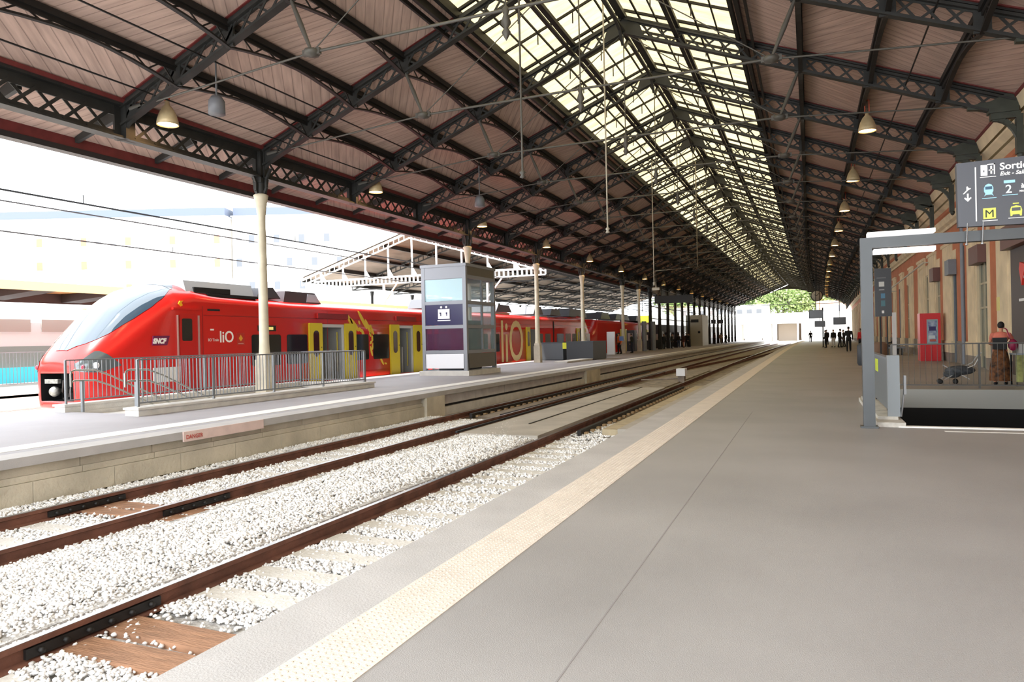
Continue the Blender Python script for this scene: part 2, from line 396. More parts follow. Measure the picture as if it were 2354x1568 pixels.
for i,y in enumerate(cols):
    c=c0 if i==0 else (c1 if i==7 else copytree(c0 if i<7 else c1)); c.location=(XL+bend(y),y,0)
    lab=cw.get(i) or (('cream round column '+names[i]) if i<7 else 'slim dark column of the far glazed arcade, '+ORD[i-7]+' after the open bays')
    tag(c,lab,'column','columns of the left arcade')
# far glazed arcade: white sky is seen through clear panes
FY=RIBS[16]
sc=thing('arcade_glazing','dark glazed screen between the far columns with a horizontal glazing bar','glazed screen',(XL,FY,3.4))
mb=MB()
for i in range(16,len(RIBS)-1):
    a,b=RIBS[i],RIBS[i+1]
    mb.bar((XL+bend(a),a,4.55),(XL+bend(b),b,4.55),.08,.08); mb.bar((XL+bend(a),a,3.3),(XL+bend(b),b,3.3),.06,.1)
    m=(a+b)/2; bm=bend(m); 
    mb.bar((XL+bend(a),a,6.3),(XL+bend(b),b,6.3),.06,.5)
    K=10
    for k in range(K):
        t0,t1=k/K,(k+1)/K; f=lambda t:6.15-1.3*(abs(t-.5)*2)**3
        mb.bar((XL+bend(a+(b-a)*t0),a+(b-a)*t0,f(t0)),(XL+bend(a+(b-a)*t1),a+(b-a)*t1,f(t1)),.08,.3)
mb.build('glazing_frame',ironb,sc)
mb=MB()
for i in range(16,len(RIBS)-1):
    a,b=RIBS[i],RIBS[i+1]; mb.box(XL-.005,XL+.005,a+.1,b-.1,3.35,5.4)
mb.v=[(x+bend(y),y,z) for x,y,z in mb.v]
mb.build('clear_pane',glass('clear_glass','#dfe8ea',.02,.12),sc)
# --- gable board at far end
gb=MB(); b=bend(YF)
pts=[(XL+b-.3,ZE-.2),(XL+b-.3,6.9)]
for k in range(13):
    x=XL+(XW-XL)*k/12; f=abs(x-RX)/10.1; pts.append((x+b,7.0+3.2*(1-f**1.5)*.98))
pts+=[(XW+b+.6,6.9),(XW+b+.6,ZE-.1),(RX+b,ZR+.3)]
for i in range(2,14):
    a=pts[i]; c=pts[i+1] if i<14 else pts[14]
    xa,xc=a[0],c[0]; gb.add([(xa,YF+.1,a[1]),(xc,YF+.1,c[1]),(xc,YF+.1,roofz(xc-b)+.3),(xa,YF+.1,roofz(xa-b)+.3),(xa,YF+.25,a[1]),(xc,YF+.25,c[1]),(xc,YF+.25,roofz(xc-b)+.3),(xa,YF+.25,roofz(xa-b)+.3)],[(0,1,2,3),(7,6,5,4),(0,4,5,1)])
gb.build('gable_board',ironb,label='dark arched gable board closing the far end of the roof',cat='gable')
# --- hanging lamps
lampglow=mat('lamp_glow','#ffc888',.5,emit=14)
lampbody=mat('lamp_shade_enamel','#c8b48c',.45,.2,var=.2)
def make_lamp():
    l=thing('pendant_lamp','x','lamp',(0,0,0))
    MB().lathe((0,0,0),[(.0,.60),(.05,.60),(.06,.5),(.13,.42),(.2,.28),(.245,.12),(.26,.0),(.25,.0),(.235,.1),(.19,.27),(.12,.40),(0,.45)],16).build('lamp_shade',lampbody,l,local=True)
    MB().lathe((0,0,0),[(.0,.03),(.235,.03),(.235,.05),(0,.08)],16).build('glowing_lens',lampglow,l,local=True)
    MB().bar((-.06,0,.6),(-.06,0,.95),.03,.03).bar((.06,0,.6),(.06,0,.95),.03,.03).bar((-.07,0,.95),(.07,0,.95),.03,.03).build('hook',mat('rusty_orange','#b05038',.6),l,local=True)
    return l
l0=make_lamp(); first=True
for sd,x,z0,y00,step,n in (('left',-14.6,6.95,13.1,9.2,14),('right',1.75,7.6,24.5,7.8,15)):
    for k in range(n):
        y=y00+step*k; l=l0 if first else copytree(l0); first=False
        l.location=(x+bend(y),y,z0)
        if sd=='right':
            pass
        tag(l,'glowing bell-shaped lamp under the %s roof slope, %s from the near end'%(sd,ORD[k]),'lamp','bell lamps under the %s slope'%sd)
        zt=roofz(x)-.3
        MB().tube([(x+bend(y),y,z0+.95),(x+bend(y),y,zt)],.012,5).build('suspension_rod',rod,l)
# --- hanging rods with small fittings
hg=[(1400,20.0,9.9,4.55,-5.3),(1208,14.2,9.6,5.0,-5.6),(1520,33.0,8.3,3.9,-6.6)]
for (px_,y,zt,zb,x),l in zip(hg,('long pale rod hanging from the skylight in front of the dark left slope','thin dark rod with ringed tip hanging low in mid view','pale rod ending in a small camera dome above the tracks')):
    MB().tube([(x,y,zt+1.2),(x,y,zb)],.022,6).lathe((x,y,zb-.12),[(0,0),(.07,.03),(.03,.08),(.07,.13),(0,.2)],8).build('hanging_rod',mat('pale_rod','#a8a090',.5) if 'pale' in l else rod,label=l,cat='rod',group='rods hanging from the shed roof')
mb=MB(); y=40; mb.tube([(-5.6,y,10.95),(-5.6,y,5.2),(-7.9,y,5.1),(-7.9,y,4.15)],.03,6); mb.box(-8.1,-7.7,y-.1,y+.1,4.02,4.16)
mb.build('bracket_rod',mat('pale_rod','#a8a090',.5),label='pale cranked rod hanging over the tracks, bent twice like a step',cat='rod')
# loudspeakers
for (x,y,z),l in (((-12.9,13.0,7.15),'dark grey can-shaped floodlight beside the nearest left lamp'),((-11.9,25.5,6.9),'dark grey can-shaped floodlight under the left slope, farther one')):
    MB().lathe((x,y,z-.2),[(0,0),(.2,0),(.19,.3),(.12,.42),(0,.44)],12).bar((x,y,z+.2),(x,y,roofz(x)-.02),.03,.03).build('floodlight',mat('speaker_grey','#6b6c70',.5),label=l,cat='floodlight',group='can floodlights')
# ================================================================ second shed (left, white frame)
W2=mat('white_steel','#d9d9d6',.5); Y2a,Y2b=48.2,145; XA,XB,XR2=-39.0,-17.4,-28.6; Z2E,Z2R=6.75,9.95
def r2(x): return Z2R-(Z2R-Z2E)*abs(x-XR2)/((XR2-XA) if x<XR2 else (XB-XR2))
s2=thing('neighbouring_shed','second train shed with white steel gable frame beyond the red train','shed',(XR2,Y2a,0))
def b2(x,y): return x+bend(y)
bdk=mat('weathered_brown_boards','#8d8074',.8,var=.3,scale=1.2,stretch=(1,.3,1))
for s,xe in ((-1,XA),(1,XB)):
    mb=MB(); ys=[Y2a+(Y2b-Y2a)*k/10 for k in range(11)]
    for a,b in zip(ys,ys[1:]):
        z1,z2=r2(xe)+.15,Z2R+.15
        mb.add([(b2(xe,a),a,z1),(b2(XR2,a),a,z2),(b2(XR2,b),b,z2),(b2(xe,b),b,z1),(b2(xe,a),a,z1+.08),(b2(XR2,a),a,z2+.08),(b2(XR2,b),b,z2+.08),(b2(xe,b),b,z1+.08)],[(0,1,2,3),(7,6,5,4)])
    mb.build('roof_slope',bdk,s2)
    for f in (0,.25,.5,.75):
        mb=MB(); x=xe+(XR2-xe)*f
        for a,b in zip(ys,ys[1:]): mb.bar((b2(x,a),a,r2(x)),(b2(x,b),b,r2(x)),.15,.3)
        mb.build('purlin',iron,s2)
ys=[Y2a+7.1*k for k in range(14)]
for k,y in enumerate(ys):
    mm=W2 if k==0 else iron; mb=MB(); o=bend(y)
    for s,xe in ((-1,XA),(1,XB)):
        mb.bar((xe+o,y,r2(xe)),(XR2+o,y,Z2R),.14,.16); mb.bar((xe+o,y,r2(xe)-.45),(XR2+o,y,Z2R-.45),.12,.1)
        n=22
        for i in range(n):
            t=i/n; x=xe+(XR2-xe)*t; mb.bar((x+o,y,r2(x)),(x+o,y,r2(x)-.45),.07,.05)
    mb.build('gable_rafter' if k==0 else 'rafter',mm,s2)
    if k==0:
        mb=MB(); mb.bar((XA+1.3,y,6.55),(XB,y,6.55),.14,.14); mb.bar((XA+1.3,y,6.05),(XB,y,6.05),.14,.1)
        n=56
        for i in range(n+1):
            x=XA+1.3+(XB-XA-1.3)*i/n; mb.bar((x,y,6.5),(x,y,6.05),.1,.12)
        mb.build('tie_beam',W2,s2)
        for i in range(10):
            x=XA+2.0+(i)*2.15
            mb=MB(); mb.bar((x,y,6.6),(x,y,r2(x)-.3),.13,.1); mb.prism([(x,6.6),(x+.45,6.6),(x,7.3)],y-.04,y+.04)
            mb.build('gable_post',W2,s2)
    else:
        MB().bar((XA+o,y,6.3),(XB+o,y,6.3),.1,.1).build('tie_beam',iron,s2)
for k in range(13):
    y=Y2a+2+7.4*k; o=bend(y)
    if k: MB().lathe((XA+.6+o,y,0),[(.18,0),(.15,.8),(.13,5.8),(.2,6.3)],10).build('column',iron,s2)
MB().bar((-22,Y2a,6.0),(-22,Y2a,3.3),.16,.16).bar((-22,Y2a,4.6),(-20.8,Y2a,6.0),.1,.1).bar((-22,Y2a,4.4),(-27,Y2a,4.2),.06,.06).build('catenary_drop',W2,s2)
MB().bar((-31,Y2a,6.0),(-31,Y2a,3.3),.16,.16).bar((-31,Y2a,4.6),(-29.8,Y2a,6.0),.1,.1).bar((-31,Y2a,4.4),(-35,Y2a,4.2),.06,.06).build('catenary_drop',W2,s2)
# ================================================================ ground, platforms, tracks
RT=-.55; YE=152
g=MB(); g.add([(-75,-12,-.98),(60,-12,-.98),(60,420,-.98),(-75,420,-.98)],[(0,1,2,3)])
o=g.build('floor_trackbed',mat('outside_ground','#c9c4bb',.95,var=.15,scale=.4)); o['kind']='structure'
# near platform, with the stair opening cut out (X 1.3..5.0, Y 12.15..20.3)
HX0,HX1,HY0,HY1=1.3,5.6,12.15,20.3
nt=MB(); pz=-.16
def slab(mb,x0,x1,y0,y1,z0,z1,m=0): mb.long(x0,x1,y0,y1,z0,z1,m)
slab(nt,-1.83,HX0,-3,YE+30,-.95,0); slab(nt,HX0,HX1,-3,HY0,-.95,0); slab(nt,HX0,HX1,HY1,YE+30,-.95,0); slab(nt,HX1,11,-3,YE+30,-.95,0)
o=nt.build('floor_platform',asph,curve=True); o['kind']='structure'
o=MB().long(-2.68,-2.23,-3,YE+30,-.14,.0).long(-2.60,-2.23,-3,YE+30,-.95,-.14).build('platform_edge',coping,curve=True); o['kind']='structure'; o.name='trim_1'
# tactile strip with studs
ts=thing('tactile_strip','pale studded warning strip along the near platform edge','warning strip',(-2.03,0,0))
tm=mat('tactile_cream','#d9cec2',.7,var=.08,scale=5,bump=.3,bscale=50)
MB().long(-2.23,-1.83,-3,YE+30,-.1,.004).build('strip',tm,ts,curve=True)
dx=np.linspace(-2.20,-1.86,9); dyv=np.arange(1.5,13,.042)
vs=[];fs=[]
for y in dyv:
    for x in dx:
        k=len(vs); r=.0085
        for a in range(6): vs.append((x+r*math.cos(a*math.pi/3),y+r*math.sin(a*math.pi/3),.004))
        for a in range(6): vs.append((x+r*.6*math.cos(a*math.pi/3),y+r*.6*math.sin(a*math.pi/3),.0085))
        fs+= [(k+a,k+(a+1)%6,k+6+(a+1)%6,k+6+a) for a in range(6)]+[tuple(k+6+a for a in range(6))]
mb=MB(); mb.add(vs,fs); mb.build('stud_rows',mat('stud','#bfb2a4',.7),ts,kind='stuff')
# long repair seams in asphalt
MB().long(-1.02,-1.012,-1,14,-.02,.0015).build('seam',mat('seam_dark','#8a8684',.9),label='thin dark joint line running along the near platform asphalt',cat='joint')
sm=MB()
# island platform
slab(sm,-17.2,-15.75,-14,YE+20,-.95,0); slab(sm,-15.75,-13.45,-14,11.2,-.95,0); slab(sm,-15.75,-13.45,19.3,YE+20,-.95,0); slab(sm,-13.45,-10.35,-14,YE+20,-.95,0)
o=sm.build('floor_island_platform',asph2,curve=True); o['kind']='structure'
o=MB().long(-11.12,-10.6,-14,YE,.0,.006).build('white_edge_line',whitep,curve=True,label='white painted line along the island platform edge',cat='line')
ef=MB(); ef.long(-10.35,-9.86,-14,YE,-.13,0)
o=ef.build('trim_2',coping,curve=True); o['kind']='structure'
w=MB(); ys=[-14+1.25*k for k in range(26)]  # stone wall of the island up to the buttress at Y=18
for k,(a,b) in enumerate(zip(ys,ys[1:])):
    if b>18.3: break
    w.box(-10.3,-9.98,a,b-.012,-.27,-.13); w.box(-10.3,-9.93,a,b-.01,-.36,-.27); w.box(-10.3,-9.9,a+.5,b+.49,-.66,-.365)
w.long(-10.35,-10.02,-14,18.3,-.9,-.14)
w.long(-10.35,-9.83,-14,18.3,-.9,-.70)
w.box(-10.35,-9.82,17.3,18.35,-.9,-.13)
o=w.build('wall_island',stone); o['kind']='structure'
w=MB(); ys=[18.35+2.4*k for k in range(60)]
for a,b in zip(ys,ys[1:]):
    if b>YE: break
    if 31<a<35: w.box(-10.3,-9.86,a,b,-.8,-.13,1); continue
    w.box(-10.3,-10.0,a+.01,b-.01,-.42,-.13)
w.long(-10.3,-9.95,18.35,YE,-.9,-.50); w.long(-10.35,-10.1,18.35,YE,-.9,-.13,2)
o=w.build('wall_island',[conc,stone,black],curve=True); o['kind']='structure'
# slanting pink notice on the wall
pn=thing('notice_plate','long faded pink-white notice plate fixed on the island platform wall','sign',(-9.88,9.95,-.12))
MB().box(-9.855,-9.83,9.0,10.92,-.17,-.0).box(-9.83,-9.822,9.0,10.92,-.172,-.15).build('plate',mat('faded_pink','#dcc4bc',.6,var=.1),pn)
text('DANGER',.1,mat('notice_red','#b5483f',.6),(-9.828,9.05,-.13),pn,facing='+x',sx=.9)
MB().box(-9.88,-9.87,13,13.02,-.1,-.1).box(-9.93,-9.9,26.5,27.6,-.1,-.02).build('notice_plate',mat('faded_pink','#dcc4bc',.6),label='small pale plate on the island platform wall beyond the lift',cat='sign')
# kerbs and railings of island stair
def kerb(name,x0,x1,y0,y1,z1,lab): return MB().box(x0,x1,y0,y1,0,z1).box(x0-.03,x1+.03,y0-.03,y1+.03,z1,z1+.05).build(name,conc,label=lab,cat='kerb',group='stone kerbs round the island stairs')
kerb('stone_kerb',-13.45,-13.05,10.8,19.6,.13,'long pale stone kerb in front of the island stair railing')
kerb('stone_kerb',-16.1,-15.75,11.1,19.6,.13,'pale stone kerb on the train side of the island stairs')
kerb('stone_kerb',-15.75,-13.45,19.3,19.65,.13,'short stone kerb closing the far end of the island stairs')
kerb('stone_kerb',-13.7,-12.95,39.2,46.5,.06,'low brownish stone kerb beyond the glass lift')
st=MB(); 
for k in range(9): st.box(-15.74,-13.46,11.2+.3*k,19.3,-.9+0, -.1-.09*k) if -.1-.09*k>-.9 else None
st.build('island_stairs',conc,label='stone steps going down inside the island railing',cat='stairs')
MB().box(-15.75,-15.72,11.2,19.3,-.9,0).box(-13.48,-13.45,11.2,19.3,-.9,0).build('stair_lining',conc,label='concrete side walls lining the island stairwell',cat='stair wall')
def railing(nm,lab,pts,z0,z1,step=.115,m=galv,posts=2.0,grp='metal railings',rb=.011,clear=.08):
    r=thing(nm,lab,'railing',(pts[0][0],pts[0][1],z0),group=grp)
    rails=MB(); bars=MB(); post=MB()
    for (xa,ya),(xb,yb) in zip(pts,pts[1:]):
        L=math.hypot(xb-xa,yb-ya); n=int(L/step)
        rails.bar((xa,ya,z1),(xb,yb,z1),.05,.03); rails.bar((xa,ya,z0+clear),(xb,yb,z0+clear),.035,.03)
        for k in range(1,n): 
            t=k/n; bars.tube([(xa+(xb-xa)*t,ya+(yb-ya)*t,z0+clear),(xa+(xb-xa)*t,ya+(yb-ya)*t,z1)],rb,5,cap=False)
        np_=max(1,round(L/posts))
        for k in range(np_+1):
            t=k/np_; x=xa+(xb-xa)*t; y=ya+(yb-ya)*t
            MB().box(x-.022,x+.022,y-.022,y+.022,z0,z1).build('post',m,r)
    rails.build('rails',m,r); bars.build('balusters',m,r,kind='stuff'); return r
railing('railing','grey barred railing along the near side of the island stairs',[(-13.3,11.0),(-13.3,19.4)],.18,1.19)
railing('railing','grey barred railing on the train side of the island stairs',[(-15.85,11.2),(-15.85,19.4)],.18,1.19)
railing('railing','short grey barred railing across the far end of the island stairs',[(-15.85,19.45),(-13.3,19.45)],.18,1.19)
def handrail(lab,x,y):
    h=thing('handrail',lab,'handrail',(x,y,0),group='sloping tube handrails of the island stairs')
    for dz,nm in ((0,'upper_rail'),(-.24,'lower_rail')):
        MB().tube([(x,y,.94+dz-.1),(x,y+.03,.94+dz),(x,y+.1,.97+dz),(x,y+.6,.95+dz),(x,y+1.0,.8+dz),(x,y+2.9,-.1+dz)],.021,8).build(nm,mat('brushed_tube','#a5a39a',.3,.7),h)
    MB().tube([(x,y,.6),(x,y,.9)],.021,8).build('end_bend',MT['brushed_tube'],h)
    MB().box(x-.03,x+.03,y+.25,y+.30,0,.72).build('post',galv,h)
handrail('sloping double tube handrail on the train side of the island stairs',-15.4,11.0)
handrail('sloping double tube handrail on the near side of the island stairs',-13.62,10.95)
# ---- rails
def rail(x,y0,y1,lab,joint=None):
    r=thing('rail',lab,'rail',(x,y0,RT),group='running rails of the two near tracks')
    prof=[(-.036,0),(.036,0),(.036,-.038),(.011,-.05),(.009,-.13),(.07,-.145),(.07,-.16),(-.07,-.16),(-.07,-.145),(-.009,-.13),(-.011,-.05),(-.036,-.038)]
    ys=[y0]+list(np.arange(45,y1,6))+[y1]
    mb=MB(); mb.ext([(x+a,RT-.004+b) for a,b in prof],ys,0); mb.build('rail_web',rust,r,curve=True)
    MB().long(x-.03,x+.03,y0,y1,RT-.01,RT,0).build('polished_head',steel,r,curve=True)
    if joint:
        for s in (1,-1):
            f=MB().box(x+s*.012,x+s*.042,joint-.55,joint+.55,RT-.125,RT-.055).build('fishplate',ironb,r)
            for k in range(6): MB().lathe((x+s*.042,joint-.45+.18*k,RT-.09),[(.022,0),(.022,s*.03),(0,s*.032)],6,axis='x').build('bolt',ironb,f)
    return r
rail(-8.97,-8,YE,'rusty running rail closest to the island platform',6.6)
rail(-7.55,-8,YE,'rusty running rail second from the island platform',7.1)
rail(-5.03,-8,YE,'shiny-topped running rail closest to the near platform',3.75)
rail(-3.6,-8,YE,'running rail hidden under the near platform lip')
for x in (-22.6,-21.2+.0): pass
for x,l in ((-19.6,'left rail under the red train'),(-18.2,'right rail under the red train')):
    rail(x,-8,YE,l)
def sleeper(x0,x1,y,lab,m=conc,z=-.705,grp=None,w=.13,rot=0):
    s=MB().box(x0,x1,y-w,y+w,z-.16,z).build('wooden_sleeper' if m is wood else 'sleeper',m,label=lab,cat='sleeper',group=grp)
    if rot: s.rotation_euler=(0,0,rot)
    return s
k=0
for i in range(24):
    y=1.15+.6*i
    if y>14.2: break
    if 3.3<y<4.3: continue
    sleeper(-6.0,-2.72,y,'pale concrete sleeper beside the near rail, partly sunk in ballast',grp='concrete sleepers of the near track')
sleeper(-5.95,-2.75,3.55,'brown wooden sleeper at the near rail joint, closer of the pair',wood,-.695,w=.14,rot=.02)
sleeper(-5.95,-2.75,3.93,'brown wooden sleeper at the near rail joint, farther of the pair',wood,-.69,w=.14,rot=-.02)
for i in range(26):
    y=2.2+.6*i
    if 6.1<y<7.4: continue
    if y>17.4: break
    sleeper(-9.5,-7.0,y,'pale concrete sleeper between the two far rusty rails',grp='concrete sleepers of the far track')
sleeper(-9.5,-7.0,6.6,'reddish wooden sleeper at the far rail joint, closer of the pair',wood,-.69)
sleeper(-9.5,-7.0,6.95,'reddish wooden sleeper at the far rail joint, farther of the pair',wood,-.69)
# ballast: bed and loose stones
bm=mat('ballast_stone','#e9e7e4',.9,var=.3,scale=9)
bm2=mat('ballast_bed','#b5b1ac',.95,var=.4,scale=14,bump=1,bscale=30)
bf=mat('far_ballast','#8f8474',.95,var=.45,scale=3,bump=1,bscale=25)
def bedz(x,y):
    z=-.715+.03*math.sin(x*3+y)*.3
    if -7.3<x<-5.3: z+=.075*min(1,(x+7.3)/.35,(-5.3-x)/.35)
    if x<-9.2: z+=.05*min(1,(-9.2-x)/.3)
    return z
mb=MB(); mb.long(-9.86,-2.6,-4,17.6,-.9,-.745,0); mb.box(-7.2,-5.4,-4,14,-.8,-.665); mb.long(-9.86,-2.6,17.6,YE+30,-.9,-.725,1); 
mb.long(-9.86,-9.3,-4,17.6,-.8,-.69,0)
mb.build('ballast_bed',[bm2,bf],curve=True,label='crushed stone ballast bed under the two near tracks',cat='ballast',kind='stuff')
def stones(xr,yr,dens,smin,smax,skip=None,seed=1,zadd=0):
    rg=np.random.default_rng(seed); n=int((xr[1]-xr[0])*(yr[1]-yr[0])*dens)
    X=rg.uniform(*xr,n); Y=rg.uniform(*yr,n)
    keep=np.ones(n,bool)
    if skip is not None: keep=skip(X,Y)
    X=X[keep];Y=Y[keep]; n=len(X)
    Z=np.array([bedz(a,b) for a,b in zip(X,Y)])+rg.uniform(-.012,.016,n)+zadd
    t=(1+5**.5)/2; ico=np.array([(-1,t,0),(1,t,0),(-1,-t,0),(1,-t,0),(0,-1,t),(0,1,t),(0,-1,-t),(0,1,-t),(t,0,-1),(t,0,1),(-t,0,-1),(-t,0,1)])/1.9
    F=np.array([(0,11,5),(0,5,1),(0,1,7),(0,7,10),(0,10,11),(1,5,9),(5,11,4),(11,10,2),(10,7,6),(7,1,8),(3,9,4),(3,4,2),(3,2,6),(3,6,8),(3,8,9),(4,9,5),(2,4,11),(6,2,10),(8,6,7),(9,8,1)])
    V=ico[None]*rg.uniform(.62,1.25,(n,12,1))*rg.uniform(smin,smax,(n,1,1))*np.stack([rg.uniform(.8,1.3,n),rg.uniform(.7,1.1,n),rg.uniform(.55,.85,n)],-1)[:,None]
    a=rg.uniform(0,6.28,n); c,s=np.cos(a)[:,None],np.sin(a)[:,None]
    b=rg.uniform(-.6,.6,n); cb,sb=np.cos(b)[:,None],np.sin(b)[:,None]
    x,y,z=V[...,0],V[...,1],V[...,2]; x,y=x*c-y*s,x*s+y*c; x,z=x*cb-z*sb,x*sb+z*cb
    V=np.stack([x+X[:,None],y+Y[:,None],z+Z[:,None]],-1).reshape(-1,3)
    Fa=(F[None]+12*np.arange(n)[:,None,None]).reshape(-1,3)
    return V,Fa
def sk(X,Y):
    k=np.abs(X+8.97)>.055; k&=np.abs(X+7.55)>.055; k&=np.abs(X+5.03)>.06
    on=(np.abs(((Y-1.15+.3)%.6)-.3)<.125)&(X>-4.98)&(RNG.random(len(X))<.86); k&=~on
    on=(np.abs(((Y-2.2+.3)%.6)-.3)<.115)&(X<-7.62)&(X>-8.9)&(RNG.random(len(X))<.72); k&=~on
    k&=~((np.abs(Y-3.74)<.32)&(X>-4.95)&(RNG.random(len(X))<.9)); k&=~((np.abs(Y-6.78)<.3)&(X<-7.62)&(X>-8.9)&(RNG.random(len(X))<.85))
    return k
parts=[((-9.85,-2.7),(1.6,5.2),1900,.013,.025),((-9.85,-2.7),(5.2,9),1500,.015,.027),((-9.85,-2.7),(9,17.5),800,.020,.032)]
VV=[];FF=[];k=0
for i,(xr,yr,d,a,b) in enumerate(parts):
    V,F_=stones(xr,yr,d,a,b,sk,seed=i+3); VV.append(V);FF.append(F_+k);k+=len(V)
V=np.concatenate(VV);F_=np.concatenate(FF)
me=bpy.data.meshes.new('ballast_stones'); me.vertices.add(len(V)); me.vertices.foreach_set('co',V.astype(np.float32).ravel())
me.loops.add(F_.size); me.loops.foreach_set('vertex_index',F_.astype(np.int32).ravel()); me.polygons.add(len(F_)); me.polygons.foreach_set('loop_start',np.arange(0,F_.size,3,dtype=np.int32))
me.update(calc_edges=True); me.materials.append(bm); o=ob('ballast_stones',me); tag(o,'loose pale crushed stones heaped between and beside the rails','ballast',kind='stuff')
# slab track pieces further on
cs=mat('slab_concrete','#aaa398',.85,var=.15,scale=1.2,bump=.3,bscale=20)
MB().box(-7.2,-5.35,14.1,28.5,-.9,-.60).build('track_slab',cs,label='flat grey concrete slab laid between the tracks',cat='slab')
MB().box(-7.3,-7.25,14.1,28.5,-.6,-.56).box(-6.3,-6.26,16,28.5,-.6,-.585).build('slab_joint',black,label='dark joint lines across the concrete slab between the tracks',cat='joint')
for x,l in ((-8.72,'dark check rail beside the far rail, bolts showing'),(-7.80,'dark check rail inside the middle rail, bolts showing'),(-4.72,'dark check rail along the near rail beyond the ballast')):
    y0=15.0 if x>-6 else 17.8
    c=thing('check_rail',l,'check rail',(x,y0,-.7),group='bolted check rails')
    MB().box(x-.04,x+.04,y0,y0+ (14 if x>-6 else 24),-.72,-.585).build('guard_bar',ironb,c)
    b=MB().box(x+.05,x+.13,y0+.2,y0+.34,-.71,-.65).build('clip',mat('clip_tan','#a58a66',.7),c)
    for i in range(1,30 if x>-6 else 48):
        q=b.copy(); COL.objects.link(q); q.parent=c; q.location=(0,.5*i,0)
MB().box(-4.25,-3.75,15.2,29,-.9,-.57).build('timber_plank',mat('beige_plank','#b0a184',.8,var=.2),label='beige plank walkway lying against the near platform wall',cat='plank')
MB().box(-3.7,-3.0,14.4,60,-.9,-.45).build('cable_trough',cs,label='grey concrete cable trough along the foot of the near platform',cat='trough')
MB().box(-8.6,-7.9,18,60,-.9,-.68).build('track_infill',mat('brown_infill','#7d7060',.9,var=.3),label='brown infill panel between the two far rails',cat='infill')
pm=thing('point_machine','white box on a rusty point machine between the tracks','point machine',(-5.6,33.6,-.72))
MB().box(-5.75,-5.35,33.4,34.0,-.42,-.08).build('cover',white,pm)
MB().box(-5.7,-5.4,33.5,33.9,-.72,-.42).tube([(-5.6,33.7,-.55),(-7.4,33.4,-.6)],.04,6).build('machine_base',mat('rusty_grey','#8a7d70',.8,var=.3),pm)
MB().box(-9.6,-5.4,44,60,-.9,-.7).box(-7.0,-5.6,29,44,-.9,-.68).build('dirty_ballast',bf,label='brown stained gravel between the tracks farther on',cat='ballast',kind='stuff')
for (xa,ya,xb,yb,l) in ((-7.5,40,-5.1,75,'rusty crossover rail slanting between the tracks, nearer one'),(-5.0,52,-3.7,90,'rusty crossover rail slanting between the tracks, farther one')):
    MB().bar((xa,ya,-.62),(xb+bend(yb),yb,-.62),.07,.14).build('crossover_rail',rust,label=l,cat='rail',group='crossover rails')
# ---- lift
lf=thing('lift_shaft','grey steel and glass lift shaft on the island platform','lift',(-13.95,27.6,0))
lx0,lx1,ly0,ly1=-15.0,-12.92,26.16,29.1
lm=mat('lift_grey','#8f9298',.4,.2); lm2=mat('lift_grey_shaded','#6b655a',.45,.2)  # second grey is for the side panels: their shade is put into the colour
MB().box(lx0-.1,lx1+.12,ly0-.12,ly1+.15,0,.2).build('plinth',conc,lf)
fr=MB()
for x,y in ((lx0,ly0),(lx1,ly0),(lx0,ly1),(lx1,ly1)):
    xx=x+(.0 if x==lx0 else -.16); yy=y+(.0 if y==ly0 else -.16); fr.box(xx,xx+.16,yy,yy+.16,.2,4.5)
zs=[.2,.98,2.02,3.02,4.08]
for z in zs:
    h=.14 if z>.3 else .1; e=.006
    fr.box(lx0+.16,lx1-.16,ly0+e,ly0+.1,z-.07,z+h-.07); fr.box(lx0+.16,lx1-.16,ly1-.1,ly1-e,z-.07,z+h-.07); fr.box(lx1-.1,lx1-e,ly0+.16,ly1-.16,z-.07,z+h-.07); fr.box(lx0+e,lx0+.1,ly0+.16,ly1-.16,z-.07,z+h-.07)
ym=(ly0+ly1)/2+.1; fr.box(lx1-.08,lx1,ym-.05,ym+.05,.98,4.05); fr.box(lx0,lx0+.08,ym-.05,ym+.05,.98,4.05)
fr.build('frame',lm,lf)
MB().box(lx0-.03,lx1+.03,ly0-.03,ly1+.03,4.5,4.62).box(lx0+.16,lx1-.16,ly0+.01,ly0+.05,4.15,4.5).box(lx1-.05,lx1-.01,ly0+.16,ly1-.16,4.15,4.5).box(lx0+.01,lx0+.05,ly0+.16,ly1-.16,4.15,4.5).box(lx0+.16,lx1-.16,ly1-.05,ly1-.01,4.15,4.5).build('roof_panel',lm,lf)
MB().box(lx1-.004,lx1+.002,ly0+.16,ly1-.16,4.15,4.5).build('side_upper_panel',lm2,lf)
lg=glass('lift_glass','#a9c4cc',.03,.22)
for z0,z1 in ((1.06,1.95),(2.1,2.95),(3.1,4.0)):
    MB().box(lx1-.05,lx1-.04,ly0+.16,ym-.05,z0,z1).build('side_pane',lg,lf); MB().box(lx1-.05,lx1-.04,ym+.05,ly1-.16,z0,z1).build('side_pane',lg,lf)
    MB().box(lx0+.16,lx1-.16,ly1-.05,ly1-.04,z0,z1).build('back_pane',lg,lf)
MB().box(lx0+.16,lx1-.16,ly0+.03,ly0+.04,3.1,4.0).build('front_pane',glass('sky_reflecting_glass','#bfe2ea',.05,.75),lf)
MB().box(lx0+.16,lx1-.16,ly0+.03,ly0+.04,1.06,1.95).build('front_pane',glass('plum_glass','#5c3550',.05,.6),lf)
lp=MB().box(lx0+.16,lx1-.16,ly0+.02,ly0+.04,2.1,2.95).build('sign_panel',mat('navy_film','#23234f',.25),lf,label='navy blue panel with white lift symbol')
sy=MB(); cxs=(lx0+lx1)/2
sy.box(cxs-.27,cxs+.27,ly0+.0,ly0+.018,2.36,2.76); sy.box(cxs-.3,cxs+.3,ly0+.0,ly0+.018,2.27,2.31)
